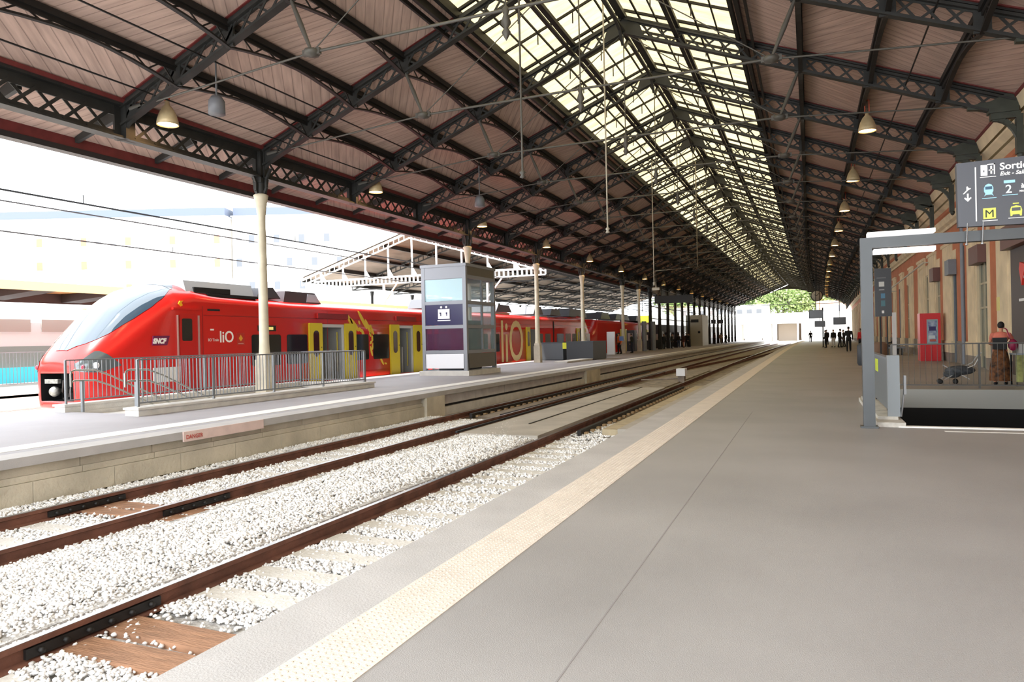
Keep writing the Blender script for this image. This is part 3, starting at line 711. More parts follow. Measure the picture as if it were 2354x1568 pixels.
sy.lathe((cxs-.12,ly0+.0,2.84),[(.05,0),(.05,.018)],10,axis='y'); sy.lathe((cxs+.12,ly0+.0,2.84),[(.05,0),(.05,.018)],10,axis='y')
sm_=sy.build('lift_symbol',white,lp)
MB().box(cxs-.16,cxs-.12,ly0-.004,ly0,2.47,2.62).box(cxs-.2,cxs-.12,ly0-.004,ly0,2.58,2.62).box(cxs+.1,cxs+.16,ly0-.004,ly0,2.54,2.62).box(cxs+.12,cxs+.15,ly0-.004,ly0,2.47,2.54).build('figure_marks',MT['navy_film'],lp)
MB().box(lx0+.14,lx1-.14,ly0+.0,ly0+.04,.3,.9).build('white_lower_panel',mat('bright_white_panel','#f2f3f7',.3),lf)
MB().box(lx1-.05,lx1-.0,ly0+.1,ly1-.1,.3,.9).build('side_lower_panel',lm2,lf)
MB().box(lx0+.5,lx1-.5,ly0+.5,ly1-.5,.2,2.3).build('lift_car',dgrey,lf)
MB().box(lx1-.6,lx1-.56,ly0+1.9,ly0+2.3,1.4,1.75).build('notice',white,lf)
# grey cabinets beyond lift
def cabinet(lab,x0,x1,y0,y1,h,m):
    c=thing('platform_cabinet',lab,'cabinet',((x0+x1)/2,(y0+y1)/2,0),group='low grey cabinets on the island platform')
    MB().box(x0,x1,y0,y1,.03,h).build('casing',m,c); MB().box(x0-.02,x1+.02,y0-.02,y1+.02,h,h+.04).build('lid',dgrey,c)
    MB().box(x0+.04,x1-.04,y0+.04,y1-.04,0,.03).build('foot',black,c); return c
cabinet('low grey cabinet farthest left beyond the lift',-16.6,-15.0,44.6,45.8,1.15,mat('cab_grey','#565b60',.5))
cabinet('low dark grey cabinet on the right beyond the lift',-14.7,-12.9,44.4,47.6,1.18,mat('cab_dark','#36393d',.5))
MB().box(-15.0,-14.7,44.5,44.6,.75,1.15).build('yellow_notice',mat('notice_yellow','#d0cf30',.5),label='small yellow notice between the two low grey cabinets',cat='sign')
# beige technical cabin further on
cb=thing('technical_cabin','beige metal equipment cabin on the island platform','cabin',(-14.6,101,0))
MB().box(-15.6,-13.4,99,105,0,4.2).build('cabin_body',mat('cabin_beige','#a9a493',.6),cb)
MB().box(-14.9,-13.9,98.96,99,3.2,3.6).build('vent_grille',black,cb); MB().box(-14.0,-13.7,98.96,99,1.7,2.0).build('lock_panel',black,cb)
# white pillar next to worker, posts
MB().box(-15.65,-15.0,58.0,58.25,0,1.9).build('notice_board',mat('bright_white_panel','#f2f3f7',.3),label='upright white panel standing left of the worker in orange',cat='panel')
for (x,y,h,l) in ((-15.2,70.5,2.9,'pale grey advertising column left of the island crowd'),(-14.7,72.5,2.9,'patterned slim column left of the island crowd')):
    MB().lathe((x,y,0),[(.25,0),(.25,h),(.2,h+.05)],12).build('advertising_column',mgrey,label=l,cat='column',group='slim columns on island platform')
ds=thing('direction_board','yellow-green lit direction board above the island crowd','sign',(-15.4,74,3.6))
MB().box(-16.4,-15.1,74,74.12,2.9,3.6).build('board',mat('acid_yellow','#cdd43a',.4,emit=.6),ds); MB().tube([(-16.1,74.05,3.6),(-16.1,74.05,6.5)],.03,6).tube([(-15.4,74.05,3.6),(-15.4,74.05,6.5)],.03,6).build('hanger',black,ds)
hb=thing('hanging_sign','dark rectangular sign hanging under the roof over the island platform','sign',(-14.5,76,5.6))
MB().box(-15.2,-11.2,76,76.3,4.9,5.7).build('sign_box',mat('brown_black','#2e2a28',.5),hb); MB().tube([(-14.5,76.1,5.7),(-14.5,76.1,7.4)],.03,6).tube([(-12,76.1,5.7),(-12,76.1,8.3)],.03,6).build('hanger',black,hb)
# ================================================================ red train
TC=-18.9
def interp(tab,y):
    if y<=tab[0][0]: return tab[0][1:]
    for a,b in zip(tab,tab[1:]):
        if y<=b[0]:
            t=(y-a[0])/(b[0]-a[0]); return tuple(p+(q-p)*t for p,q in zip(a[1:],b[1:]))
    return tab[-1][1:]
# y: half width, bottom, shoulder z, top z, exponent
NOSE=[(0,.55,-.05,.85,1.08,2.2),(.04,.74,-.14,.87,1.18,2.2),(.13,.90,-.18,.9,1.32,2.2),(.3,1.03,-.2,.93,1.54,2.3),(.55,1.13,-.22,.97,1.82,2.3),(.92,1.22,-.25,1.08,2.2,2.4),(1.35,1.29,-.35,1.25,2.62,2.5),(1.85,1.35,-.45,1.6,2.97,2.6),(2.32,1.38,-.5,2.0,3.2,2.8),(2.85,1.4,-.5,2.45,3.36,2.9),(3.5,1.4,-.5,2.66,3.42,2.7),(4.5,1.4,-.5,2.68,3.25,2.8),(8,1.4,-.5,2.66,3.08,3)]
def sect(dy,t):
    hw,zb,zs,top,n=interp(NOSE,dy)
    if t<.45:
        z=zb+(zs-zb)*t/.45; f=1-.10*max(0,1-(z-zb)/.5)**2; return hw*f,z
    a=(t-.45)/.55*math.pi/2
    return hw*max(0,math.cos(a))**(2/n), zs+(top-zs)*max(0,math.sin(a))**(2/n)
def xat(dy,z):
    lo,hi=0.0,1.0
    for _ in range(30):
        m=(lo+hi)/2
        if sect(dy,m)[1]<z: lo=m
        else: hi=m
    return sect(dy,lo)[0]
def body_mesh(y0,y1,nose0=True,nose1=True):
    st=[]; 
    d=[0,.05,.15,.35,.62,.96,1.35,1.85,2.32,2.85,3.5,4.5]
    fine=[]
    for a,b in zip(d,d[1:]): fine+= [a+(b-a)*k/2 for k in range(2)]
    fine+= [4.5,6,8]
    if nose0: st+=[(y0+q,q) for q in fine]
    else: st+=[(y0,8)]
    if nose1: st+=[(y1-q,q) for q in fine[::-1]]
    else: st+=[(y1,8)]
    T=[k/8*.45 for k in range(9)]+[.45+.55*k/14 for k in range(1,15)]
    vs=[];N=2*len(T)-1
    for y,q in st:
        h=[sect(q,t) for t in T]; ring=[(TC+a,y,b) for a,b in h]+[(TC-a,y,b) for a,b in h[::-1][1:]]
        vs+=ring
    mb=MB(); fs=[]
    for i in range(len(st)-1):
        for k in range(N): fs.append((i*N+k,i*N+(k+1)%N,(i+1)*N+(k+1)%N,(i+1)*N+k))
    fs.append(tuple(range(N))[::-1]); fs.append(tuple((len(st)-1)*N+k for k in range(N)))
    mb.add(vs,fs,0,True); return mb
def patch(poly,dy0,side=1,off=.012,nz=10,ny=14,thick=.0):
    """piece of skin over the nose side inside a (dy,z) polygon given as lower/upper curves"""
    pass
TY=13.06
tr=thing('regional_train','bright red regional train with sloped nose and open yellow doors','train',(TC,TY,-.39))
bodyo=body_mesh(TY,61.0).build('body_shell',[red,mat('doorway_interior','#9fa09c',.6)],tr)
def cut(target,boxes,mi=1):
    dg=bpy.context.evaluated_depsgraph_get
    for b in boxes:
        off=rootloc(tr); c=MB().box(*b); me=bpy.data.meshes.new('c'); me.from_pydata([(v[0]-off.x,v[1]-off.y,v[2]-off.z) for v in c.v],[],c.f)
        me.materials.append(red); me.materials.append(MT['doorway_interior'] if mi==1 else black)
        for p in me.polygons: p.material_index=1
        co=bpy.data.objects.new('c',me); COL.objects.link(co); co.location=off
        md=target.modifiers.new('b','BOOLEAN'); md.operation='DIFFERENCE'; md.object=co; md.solver='EXACT'
        bpy.context.view_layer.update()
        new=bpy.data.meshes.new_from_object(target.evaluated_get(dg())); target.modifiers.clear(); old=target.data; target.data=new; bpy.data.meshes.remove(old)
        bpy.data.objects.remove(co); bpy.data.meshes.remove(me)
SX=TC+1.4
bpy.context.view_layer.update()
cut(bodyo,[(SX-1.0,SX+.2,22.72,24.15,.0,2.1),(SX-1.0,SX+.2,28.35,29.6,.0,2.1),(SX-1.0,SX+.2,45.0,46.2,0,2.1),(SX-1.0,SX+.2,56.2,57.4,0,2.1)])
bodyo.data.materials[1]=MT['doorway_interior']
MB().box(TC-.72,TC+.72,TY-.3,TY+.28,-.3,.52).v
# coupler recess: dark pocket cut in the nose
def cut2():
    off=rootloc(tr); c=MB().box(TC-.6,TC+.68,TY-.5,TY+.6,.04,.80)
    me=bpy.data.meshes.new('c'); me.from_pydata([(v[0]-off.x,v[1]-off.y,v[2]-off.z) for v in c.v],[],c.f)
    for m in (red,MT['doorway_interior'],black): me.materials.append(m)
    for p in me.polygons: p.material_index=2
    co=bpy.data.objects.new('c',me); COL.objects.link(co); co.location=off; bodyo.data.materials.append(black)
    md=bodyo.modifiers.new('b','BOOLEAN'); md.operation='DIFFERENCE'; md.object=co; md.solver='EXACT'; bpy.context.view_layer.update()
    new=bpy.data.meshes.new_from_object(bodyo.evaluated_get(bpy.context.evaluated_depsgraph_get())); bodyo.modifiers.clear(); bodyo.data=new; bpy.data.objects.remove(co)
cut2()
cp=MB(); cp.lathe((TC-.12,TY-.05,.30),[(0,0),(.10,.02),(.15,.10),(.12,.2),(.08,.22),(.07,.6)],12,axis='y'); cp.box(TC-.42,TC+.1,TY-.0,TY+.1,.52,.64)
cpo=cp.build('coupler',mat('coupler_steel','#8f8f8a',.45,.5,var=.4,scale=12),tr)
MB().tube([(TC+.2,TY+.1,.6),(TC+.28,TY+.02,.3),(TC+.2,TY+.1,.1)],.03,6).tube([(TC+.4,TY+.2,.65),(TC+.42,TY+.1,.15)],.03,6).build('brake_hoses',mat('hose_brown','#2b211d',.6),tr)
# windscreen following the nose surface
def skin(dys,lo,hi,off,nt=16,both=False,half=0):
    """grid on the nose between parameters lo(dy)..hi(dy) ; t>1 means the far side"""
    vs=[];fs=[]
    for q in dys:
        a,b=lo(q),hi(q)
        for k in range(nt+1):
            t=a+(b-a)*k/nt; s=1
            if t>1: t=2-t; s=-1
            e=1e-3; x,z=sect(q,t); x2,z2=sect(q,min(1,t+e)); x1,z1=sect(q,max(0,t-e))
            tx,tz=x2-x1,z2-z1; L=math.hypot(tx,tz) or 1
            nx,nz=tz/L,-tx/L
            # slope along the train: push forward too
            zq=sect(q+.05,t)[1]-sect(max(0,q-.05),t)[1]
            nyv=-.7*min(1,zq*8) if q<3.4 else 0
            vs.append((TC+s*(x+nx*off),TY+q+nyv*off,z+nz*off))
    w=nt+1
    for i in range(len(dys)-1):
        for k in range(nt): fs.append((i*w+k,i*w+k+1,(i+1)*w+k+1,(i+1)*w+k))
    mb=MB(); mb.add(vs,fs,0,True); return mb
def tz(q,z):
    lo,hi=0.0,1.0
    for _ in range(30):
        m=(lo+hi)/2
        if sect(q,m)[1]<z: lo=m
        else: hi=m
    return lo
qs=[.2+ (2.9-.2)*k/24 for k in range(25)]
edge=[(.2,.93),(.42,.80),(.6,.745),(.9,.70),(1.5,.665),(2.1,.65),(2.5,.665),(2.9,.74)]
wl=lambda q: interp([(a,b) for a,b in edge],q)[0]
ws=mat('windscreen_glass','#33424f',.04,spec=1.0); 
skin(qs,wl,lambda q:2-wl(q),.012,26).build('windscreen',ws,tr)
qs2=[2.86+(3.35-2.86)*k/6 for k in range(7)]; 
wl2=lambda q: .74+.0*(q) if q<2.95 else .74+(q-2.95)*.35
skin(qs2,wl2,lambda q:2-wl2(q),.013,20).build('windscreen_top_band',mat('tinted_top','#2a323b',.06,spec=.9),tr)
MB().tube([(TC+.1,TY+.62,1.78),(TC+.28,TY+1.25,2.35),(TC+.33,TY+1.3,2.45)],.018,5).tube([(TC+.28,TY+1.05,2.2),(TC+.5,TY+1.0,2.2)],.015,5).build('wiper',black,tr)
# headlights: pentagonal unit on both corners
hp=[(.04,1.02),(.14,1.12),(.34,1.30),(.50,1.40),(.7,1.28),(.9,1.10),(1.04,.98)]
hq=[(.04,.86),(.14,.82),(.34,.80),(.5,.80),(.7,.86),(.9,.94),(1.04,.96)]
for s in (1,-1):
    dys=[.05+.98*k/12 for k in range(13)]
    m=skin(dys,lambda q:tz(q,interp(hq,q)[0]),lambda q:tz(q,interp(hp,q)[0]),.014,5)
    if s<0: m.v=[(2*TC-x,y,z) for x,y,z in m.v]
    hl=m.build('headlight',mat('headlight_housing','#5f6668',.12,.3,spec=.8),tr)
    q=.42; z=.99; x=xat(q,z)
    MB().ell((TC+s*(x+.0),TY+q-.02,z),(.09,.09,.09),12,8).build('lamp_bulb',mat('bulb','#e8ecee',.1,.4),hl)
    q=.16; z=.95; x=xat(q,z)
    MB().ell((TC+s*(x+.0),TY+q-.02,z),(.05,.05,.07),10,8).build('marker_lamp',mat('marker_red','#a4203a',.2),hl)
# side details on +x side
def sb(name,y0,y1,z0,z1,m,t=.02,parent=None,x=SX,**k): return MB().box(x-.02,x+t,y0,y1,z0,z1).build(name,m,parent or tr,**k)
def rbox(y0,y1,z0,z1,r,x0,x1):
    p=[]
    for cy_,cz,a0 in ((y1-r,z1-r,0),(y0+r,z1-r,90),(y0+r,z0+r,180),(y1-r,z0+r,270)):
        for k in range(5): a=math.radians(a0+k*22.5); p.append((cy_+r*math.cos(a),cz+r*math.sin(a)))
    return MB().prism(p,x0,x1,'x')
# cab door
cd=rbox(15.95,16.62,.0,2.45,.08,SX-.02,SX+.018).build('cab_door',mat('train_red2','#b81d19',.25,spec=.6),tr)
rbox(16.04,16.42,1.62,2.3,.05,SX+.018,SX+.026).build('door_window',tglass,cd)
MB().box(SX,SX+.05,15.86,15.89,.0,2.4).build('door_handrail',mat('pinkish_rail','#c9a59b',.3,.5),cd); MB().box(SX,SX+.05,16.66,16.69,.0,2.4).build('door_handrail',MT['pinkish_rail'],cd)
MB().box(SX-.02,SX+.06,15.7,16.7,2.56,2.62).build('rain_strip',red,tr)
def win(y0,y1,z0=.72,z1=1.8): rbox(y0,y1,z0,z1,.08,SX-.02,SX+.014).build('window',tglass,tr)
for a,b in ((18.95,20.4),(20.72,21.86),(24.98,25.9),(26.25,27.5),(30.9,32.2),(32.6,34.0),(34.6,36),(36.8,38.2),(38.6,39.9),(46.9,47.6),(48.1,49.2),(50.6,52.2),(52.7,54),(54.4,55.6),(58.0,59.3)): win(a,b)
# open yellow doors
def leaf(y0,y1):
    d=rbox(y0,y1,-.02,2.24,.05,SX+.0,SX+.07).build('door_leaf',yel,tr,label='yellow sliding door leaf')
    c=(y0+y1)/2; rbox(c-.17,c+.17,.95,1.95,.15,SX+.07,SX+.078).build('door_window',mat('door_glass','#3a1a14',.1,spec=.8),d)
    MB().ell((SX+.08,y1-.08,1.3),(.01,.02,.03),6,4).build('button',black,d)
for a,b in ((21.93,22.7),(24.17,24.93),(27.57,28.33),(29.62,30.42),(44.3,45.0),(46.2,46.8),(55.5,56.2),(57.4,58)): leaf(a,b)
for a,b in ((22.72,24.15),(28.35,29.6)):
    f=MB(); f.box(SX-.04,SX+.02,a,b,2.08,2.2); f.box(SX-.04,SX+.02,b-.1,b,0,2.1); f.build('door_frame',mat('frame_white','#c9cac6',.4),tr)
    MB().box(SX-.95,SX-.9,a+.1,b-.5,.9,1.8).build('vestibule_window',MT['tinted_top'],tr)
    MB().box(SX-.9,SX-.3,b-.5,b-.42,0,1.2).build('vestibule_panel',mat('grey_panel','#a9aba8',.5),tr)
    MB().tube([(SX-.2,b-.18,.3),(SX-.2,b-.18,1.9)],.02,6).build('grab_pole',yel,tr)
    MB().box(SX-.1,SX+.09,a-.3,b+.2,2.42,2.62).build('door_canopy',redd,tr)
# lettering and marks
lw=mat('letter_white','#efe9df',.4)
text('liO',.52,lw,(SX+.008,17.52,1.56),tr,facing='+x',sx=.95,bold=.006)
sn=MB().prism([(14.98,1.5),(15.5,1.5),(15.6,1.78),(15.02,1.78)],SX-.02,SX+.006,'x').build('operator_mark',mat('mark_purple','#6a1440',.4),tr)
text('SNCF',.2,lw,(SX+.008,15.0,1.56),sn,facing='+x',shear=.3,bold=.012,sx=.9)
em=MB().box(SX-.02,SX+.006,18.28,18.62,1.46,1.86).build('region_emblem',mat('emblem_red','#b52a1c',.4),tr)
MB().prism([(18.36,1.68),(18.45,1.58),(18.54,1.68),(18.45,1.80)],SX,SX+.012,'x').build('gold_cross',mat('gold','#e0a030',.4),em)
MB().box(SX,SX+.01,18.33,18.57,1.50,1.52).build('caption_line',mat('pink_white','#d9a9a0',.4),em)
sb('white_label',17.15,17.3,1.94,1.99,lw,.006); text('liO Train',.12,mat('pink_white','#d9a9a0',.4),(SX+.008,17.05,1.6),tr,facing='+x',bold=.004)
sb('destination_screen',19.25,20.15,1.92,2.12,tglass,.02); sb('screen_digits',19.72,20.0,1.97,2.07,mat('amber','#b8a860',.4,emit=.4),.026)
sb('white_stripe_panel',15.0,16.6,.42,.85,mat('panel_white','#d8d6d0',.4),.01)
sb('side_vent',17.05,17.55,2.56,2.62,black,.02)
MB().prism([(15.94,2.74),(16.02,2.66),(16.1,2.7),(16.06,2.78),(16.12,2.84),(16.0,2.83)],SX-.05,SX+.004,'x').build('yellow_marking',mat('orange_yellow','#e8b020',.4),tr)
text('liO',3.7,mat('letter_cream','#e0c98c',.45),(SX+.01,40.0,.08),tr,facing='+x',sx=.83,bold=.02,name='large_lettering')
# yellow splash
spl=[(24.6,2.35,.35,.10,-50),(24.9,2.2,.42,.1,-40),(25.5,2.4,.5,.09,-50),(25.9,2.12,.4,.08,-55),(25.3,2.0,.12,.07,-40),(25.5,1.85,.2,.08,-60),(26.05,2.15,.1,.06,0),(26.2,1.95,.22,.07,-55),(26.05,1.8,.12,.07,-60),(26.2,1.62,.13,.07,90),(26.08,1.45,.1,.06,40),(26.2,1.28,.16,.06,80),(26.1,1.08,.24,.06,-70),(26.9,.62,.24,.06,-50),(24.35,2.05,.15,.08,-40),(25.25,2.3,.1,.05,-60),(27.2,.5,.1,.04,-10)]
sp=MB()
for y,z,a,b,ang in spl:
    A=math.radians(ang); pl=[]
    for k in range(14):
        t=2*math.pi*k/14; u,v=a*math.cos(t),b*math.sin(t); pl.append((y+u*math.cos(A)-v*math.sin(A),z+u*math.sin(A)+v*math.cos(A)))
    sp.prism(pl,SX-.01,SX+.012,'x')
sp.build('yellow_splash_pattern',mat('splash_yellow','#e8c33a',.4),tr)
# body joints, roof equipment, bogies
for y in (31.6,49.9): MB().box(TC-1.42,TC+1.42,y-.12,y+.12,-.3,2.7).build('gangway_bellows',mat('bellows','#2b2022',.8),tr)
for y in (16.85,23.1): MB().box(SX-.01,SX+.006,y-.01,y+.01,0,2.7).build('panel_joint',redd,tr)
MB().box(SX-.01,SX+.008,16.9,60,2.40,2.42).build('long_crease',redd,tr)
re=mat('roof_light_grey','#a9adb2',.35,.3)
MB().prism([(TC-.9,3.5),(TC+.35,3.78),(TC+1.1,3.5),(TC+1.22,3.12),(TC-1.2,3.1)],16.4,19.3,'y').build('roof_cover',re,tr)
MB().box(TC+1.1,TC+1.28,17.2,19.4,3.02,3.12).box(TC+1.05,TC+1.24,16.7,18.2,3.13,3.3).build('roof_vent_slats',black,tr)
MB().prism([(19.6,3.1),(19.7,3.45),(20.4,3.5),(20.8,3.1)],TC-.5,TC+1.1,'x').build('roof_dark_unit',mat('roof_dark','#4b4d52',.4,.2),tr)
MB().prism([(21.0,3.0),(21.1,3.42),(22.8,3.42),(23.2,3.0)],TC-.5,TC+1.05,'x').build('roof_unit',mat('roof_brownish','#4a3f42',.4,.1),tr)
MB().prism([(22.3,3.05),(22.35,3.36),(22.85,3.36),(23.1,3.05)],TC+1.05,TC+1.07,'x').build('unit_end_glass',mat('unit_glass','#b9c8d6',.1),tr)
for y0,y1,h in ((33,36,.35),(40.5,43,.3),(47,49,.4),(50.5,53,.35),(55,60,.5)):
    MB().prism([(y0,3.2),(y0+.4,3.35+h),(y1-.4,3.35+h),(y1,3.2)],TC-.9,TC+.95,'x').build('roof_unit',MT['roof_dark'],tr)
for y in (17.4,31.6,50,57.5):
    bg=MB(); bg.box(TC-1.2,TC+1.2,y-1.5,y+1.5,-.45,-.2); bgo=bg.build('bogie_frame',black,tr)
    for dyy in (-.9,.9): MB().lathe((SX-.25,y+dyy,-.14),[(0,0),(.4,.0),(.42,.06),(.38,.12),(0,.12)],18,axis='x').build('wheel',ironb,bgo)
MB().box(SX-.04,SX+.01,24.6,28.3,-.15,.62).build('graphic_panel',mat('dusty_panel','#8f7d6c',.6,var=.7,scale=3),tr) if 0 else None
# second red unit behind
t2=thing('regional_train','second red train unit coupled behind the first, seen beyond the columns','train',(TC,61.8,-.39))
m=body_mesh(61.8,88,nose0=False); m.build('body_shell',red,t2)
def w2(y0,y1,nm='window',mt=tglass,z0=.7,z1=1.8): rbox(y0,y1,z0,z1,.08,SX-.02,SX+.014).build(nm,mt,t2)
for a,b in ((66,67.5),(68.2,69.5),(74,76),(77,79),(80,82)): w2(a,b)
for a,b in ((69.9,70.6),(71.9,72.6),(82.5,83.3)): rbox(a,b,-.02,2.24,.05,SX,SX+.07).build('door_leaf',yel,t2)
rbox(70.6,71.9,0,2.15,.05,SX-.01,SX+.02).build('doorway',mat('doorway_tan','#93866a',.6),t2)
for y0,y1 in ((64.5,68),(70,76),(79,84)): MB().prism([(y0,3.2),(y0+.6,3.8),(y1-.8,3.8),(y1,3.2)],TC-.9,TC+.95,'x').build('roof_unit',MT['roof_dark'],t2)
for o_ in [t2]: o_.location.x+=.0
# ---- island 2, white train, canopy
st2=MB().long(-31.5,-23.6,-5,140,-.9,0); st2.long(-24.1,-23.6,-5,140,-.08,.01)
o=st2.build('floor_far_platform',conc,curve=True); o['kind']='structure'
o=MB().long(-23.55,-23.45,-5,140,-.9,-.5).long(-23.7,-22.9,-5,60,-.95,-.72).build('wall_far_platform',stone,curve=True); o['kind']='structure'
railing('railing','long grey barred railing on the far platform at the left edge',[(-29.6,12),(-29.6,30)],.0,1.36,step=.14,posts=3)
MB().box(-29.9,-29.7,13,29,.12,.75).build('teal_hoarding',mat('teal_hoarding','#39b7c4',.5),label='turquoise low panel behind the far platform railing',cat='panel')
wt=thing('passenger_train','white and grey train standing beyond the far platform','train',(-34.5,10,-.4))
MB().prism([(-36,-.4),(-33,-.4),(-32.95,.4),(-33,2.7),(-33.5,3.4),(-35.5,3.4),(-36,2.7)],-2,62).build('body_shell',mat('train_white','#e9ebec',.3),wt)
MB().box(-33.0,-32.93,-2,62,1.55,2.3).build('grey_green_band',mat('band_teal_grey','#93a39f',.3),wt) if 0 else None
MB().box(-33.0,-32.93,-2,62,.25,1.62).build('grey_green_band',mat('band_teal_grey','#8f9f9b',.3),wt)
for k in range(22): MB().box(-33.02,-32.96,-1+2.9*k,1.4+2.9*k,2.28,2.85).build('window',mat('pale_window','#b9b3ac',.2),wt)
cn=thing('platform_canopy','flat canopy with orange fascia above the far platform','canopy',(-31,30,0))
MB().long(-28.05,-27.95,-4,95,3.78,4.12).build('fascia',mat('canopy_cream_orange','#e6bd80',.5),cn,curve=True)
mb=MB(); mb.long(-32.0,-28,-4,95,4.0,4.12); mb.build('roof_deck',mat('canopy_orange_soffit','#c98a55',.6,var=.2),cn,curve=True)
for k in range(28):
    y=-2+3.5*k
    MB().prism([(-32.0,3.6),(-28.1,3.85),(-28.1,3.98),(-32.0,3.98)],y,y+.9).build('dark_rib',mat('rib_dark','#3a2a26',.6),cn)
MB().long(-32.2,-32.0,-4,95,3.55,4.1).build('back_beam',MT['rib_dark'],cn,curve=True)
for k in range(8): MB().lathe((-31.8,6+12*k,0),[(.12,0),(.12,4)],10).build('canopy_post',mgrey,cn)
# catenary wires
for x,z,l in ((-18.9,5.55,'thin black contact wire high over the red train'),(-25.5,5.55,'thin black contact wire over the track left of the red train'),(-25.5,6.6,'thin grey messenger wire above the left contact wire')):
    mb=MB()
    ys=list(range(-4,140,9))
    for a,b in zip(ys,ys[1:]): mb.bar((x+bend(a),a,z),(x+bend(b),b,z),.045,.045)
    if z<6:
        for y in ys: mb.bar((x,y,z),(x,y,z+.25),.02,.02)
    mb.build('overhead_wire',black,label=l,cat='wire',group='overhead wires over the left tracks')

t3=thing('dark_train','dark train carriages standing behind the island crowd beyond the red units','train',(TC,90,-.39))
m=MB(); m.long(TC-1.4,TC+1.4,89,148,-.4,2.9); m.build('body_shell',mat('dark_train_paint','#2c2623',.4,var=.3),t3,curve=True)
for k in range(24):
    y=90+2.4*k; MB().box(SX+bend(y)-.02,SX+bend(y)+.02,y,y+1.6,1.0,1.9).build('window',tglass,t3)
for k,(y,h,w_) in enumerate(((70.2,2.1,1.0),(77.5,1.9,1.2),(84.5,2.0,1.0),(95.5,1.9,1.2))):
    v=thing('vending_machine','dark vending machine among the island crowd, '+ORD[k]+' from the camera','vending machine',(-16.5,y,0),group='vending machines on the island platform')
    MB().box(-16.9,-16.1,y,y+w_,.02,h).build('cabinet_body',mat('vending_dark','#241f1f',.4),v); MB().box(-16.88,-16.12,y+.02,y+w_-.02,0,.02).build('base',black,v)
    MB().box(-16.8,-16.3,y-.02,y,1.0,h-.3).build('front_window',mat('vending_pale','#b9a9a0',.3),v)
# ================================================================ stair portal on near platform
pt=thing('stair_portal','grey steel portal frame over the subway stairs with white light tubes','portal',(2.9,11.98,0))
pg=mat('portal_grey','#4f5254',.4,.2,var=.05)
MB().box(.72,.88,11.9,12.06,0,2.70).box(.68,.92,11.88,12.08,0,.03).build('post',pg,pt)
MB().box(5.1,5.26,11.9,12.06,0,2.70).build('post',pg,pt)
MB().box(.72,5.26,11.9,12.06,2.70,2.85).build('beam',pg,pt)
lt=mat('tube_white','#f4f4f4',.4,emit=.35)
MB().box(.82,1.70,11.86,12.1,2.87,2.925).build('light_tube',lt,pt); MB().box(.9,1.70,11.86,12.1,2.605,2.67).build('light_tube',lt,pt)
sg=thing('exit_sign','large dark grey hanging sign with Sortie, arrows and transport pictograms','sign',(3.0,11.85,2.86))
sgm=mat('sign_anthracite','#4d5058',.35)
MB().prism([(1.97,2.9),(4.1,2.86),(4.1,3.84),(1.96,3.80)],11.78,11.9,'y').build('board',sgm,sg)
Yf=11.775; wt_=mat('sign_white','#f2f2f2',.5); lb=mat('sign_light_blue','#a8dcee',.5); lyv=mat('sign_yellow','#dfe56a',.5)
def sq(x0,x1,z0,z1,m,nm,par=sg,d=.008): return MB().box(x0,x1,Yf-d,Yf+.006,z0,z1).build(nm,m,par)
sq(2.18,2.195,2.96,3.72,wt_,'divider_line')
MB().prism([(2.08,3.36),(2.10,3.36),(2.10,3.29),(2.125,3.31),(2.135,3.295),(2.09,3.245),(2.045,3.295),(2.055,3.31),(2.08,3.29)],Yf-.008,Yf+.005).build('down_arrow',wt_,sg)
MB().prism([(2.03,3.36),(2.045,3.355),(2.10,3.41),(2.13,3.425),(2.125,3.435),(2.105,3.435),(2.085,3.465),(2.075,3.455),(2.075,3.41)],Yf-.008,Yf+.005).build('escalator_picto',wt_,sg)
ex=MB(); ex.box(2.25,2.33,Yf-.008,Yf+.005,3.59,3.74); ex.box(2.33,2.42,Yf-.008,Yf+.005,3.735,3.75); ex.box(2.405,2.42,Yf-.008,Yf+.005,3.60,3.75)
ex.box(2.345,2.40,Yf-.008,Yf+.005,3.655,3.67); ex.box(2.365,2.385,Yf-.008,Yf+.005,3.61,3.72); ex.build('exit_picto',wt_,sg)
sq(2.28,2.292,3.64,3.665,sgm,'exit_handle',d=.012); sq(2.24,2.43,3.565,3.575,wt_,'underline')
text('Sortie',.135,wt_,(2.475,Yf,3.655),sg,bold=.003); text('Exit - Salida',.075,wt_,(2.475,Yf,3.575),sg,shear=.25,bold=.002)
tp=MB(); pl=[(2.285,3.30),(2.30,3.34),(2.285,3.37),(2.285,3.42),(2.305,3.46),(2.34,3.475),(2.375,3.46),(2.395,3.42),(2.395,3.37),(2.38,3.34),(2.40,3.30),(2.375,3.32),(2.31,3.32)]
tp.prism(pl,Yf-.008,Yf+.005); tpo=tp.build('train_picto',lb,sg); MB().box(2.30,2.38,Yf-.011,Yf-.006,3.395,3.435).build('picto_window',mat('sign_navy','#2f5672',.4),tpo)
sq(2.26,2.43,3.268,3.278,lb,'underline'); sq(2.52,2.65,3.46,3.50,lb,'blue_bar'); sq(2.50,2.68,3.29,3.30,lb,'underline')
text('2',.16,mat('sign_pale','#e6f4fa',.5),(2.535,Yf,3.325),sg,bold=.002); text('à',.09,wt_,(2.72,Yf,3.38),sg,bold=.003); text('MARS',.035,wt_,(2.70,Yf,3.325),sg,bold=.002)
mo=sq(2.27,2.42,2.985,3.135,lyv,'metro_square'); text('M',.15,mat('sign_dark_green','#23301c',.5),(2.285,Yf-.008,3.006),mo)
sq(2.26,2.44,2.955,2.965,wt_,'underline')
bp_=MB(); pl=[(2.59,3.0),(2.585,3.08),(2.60,3.13),(2.655,3.145),(2.71,3.13),(2.725,3.08),(2.72,3.0),(2.70,3.0),(2.695,3.02),(2.615,3.02),(2.61,3.0)]
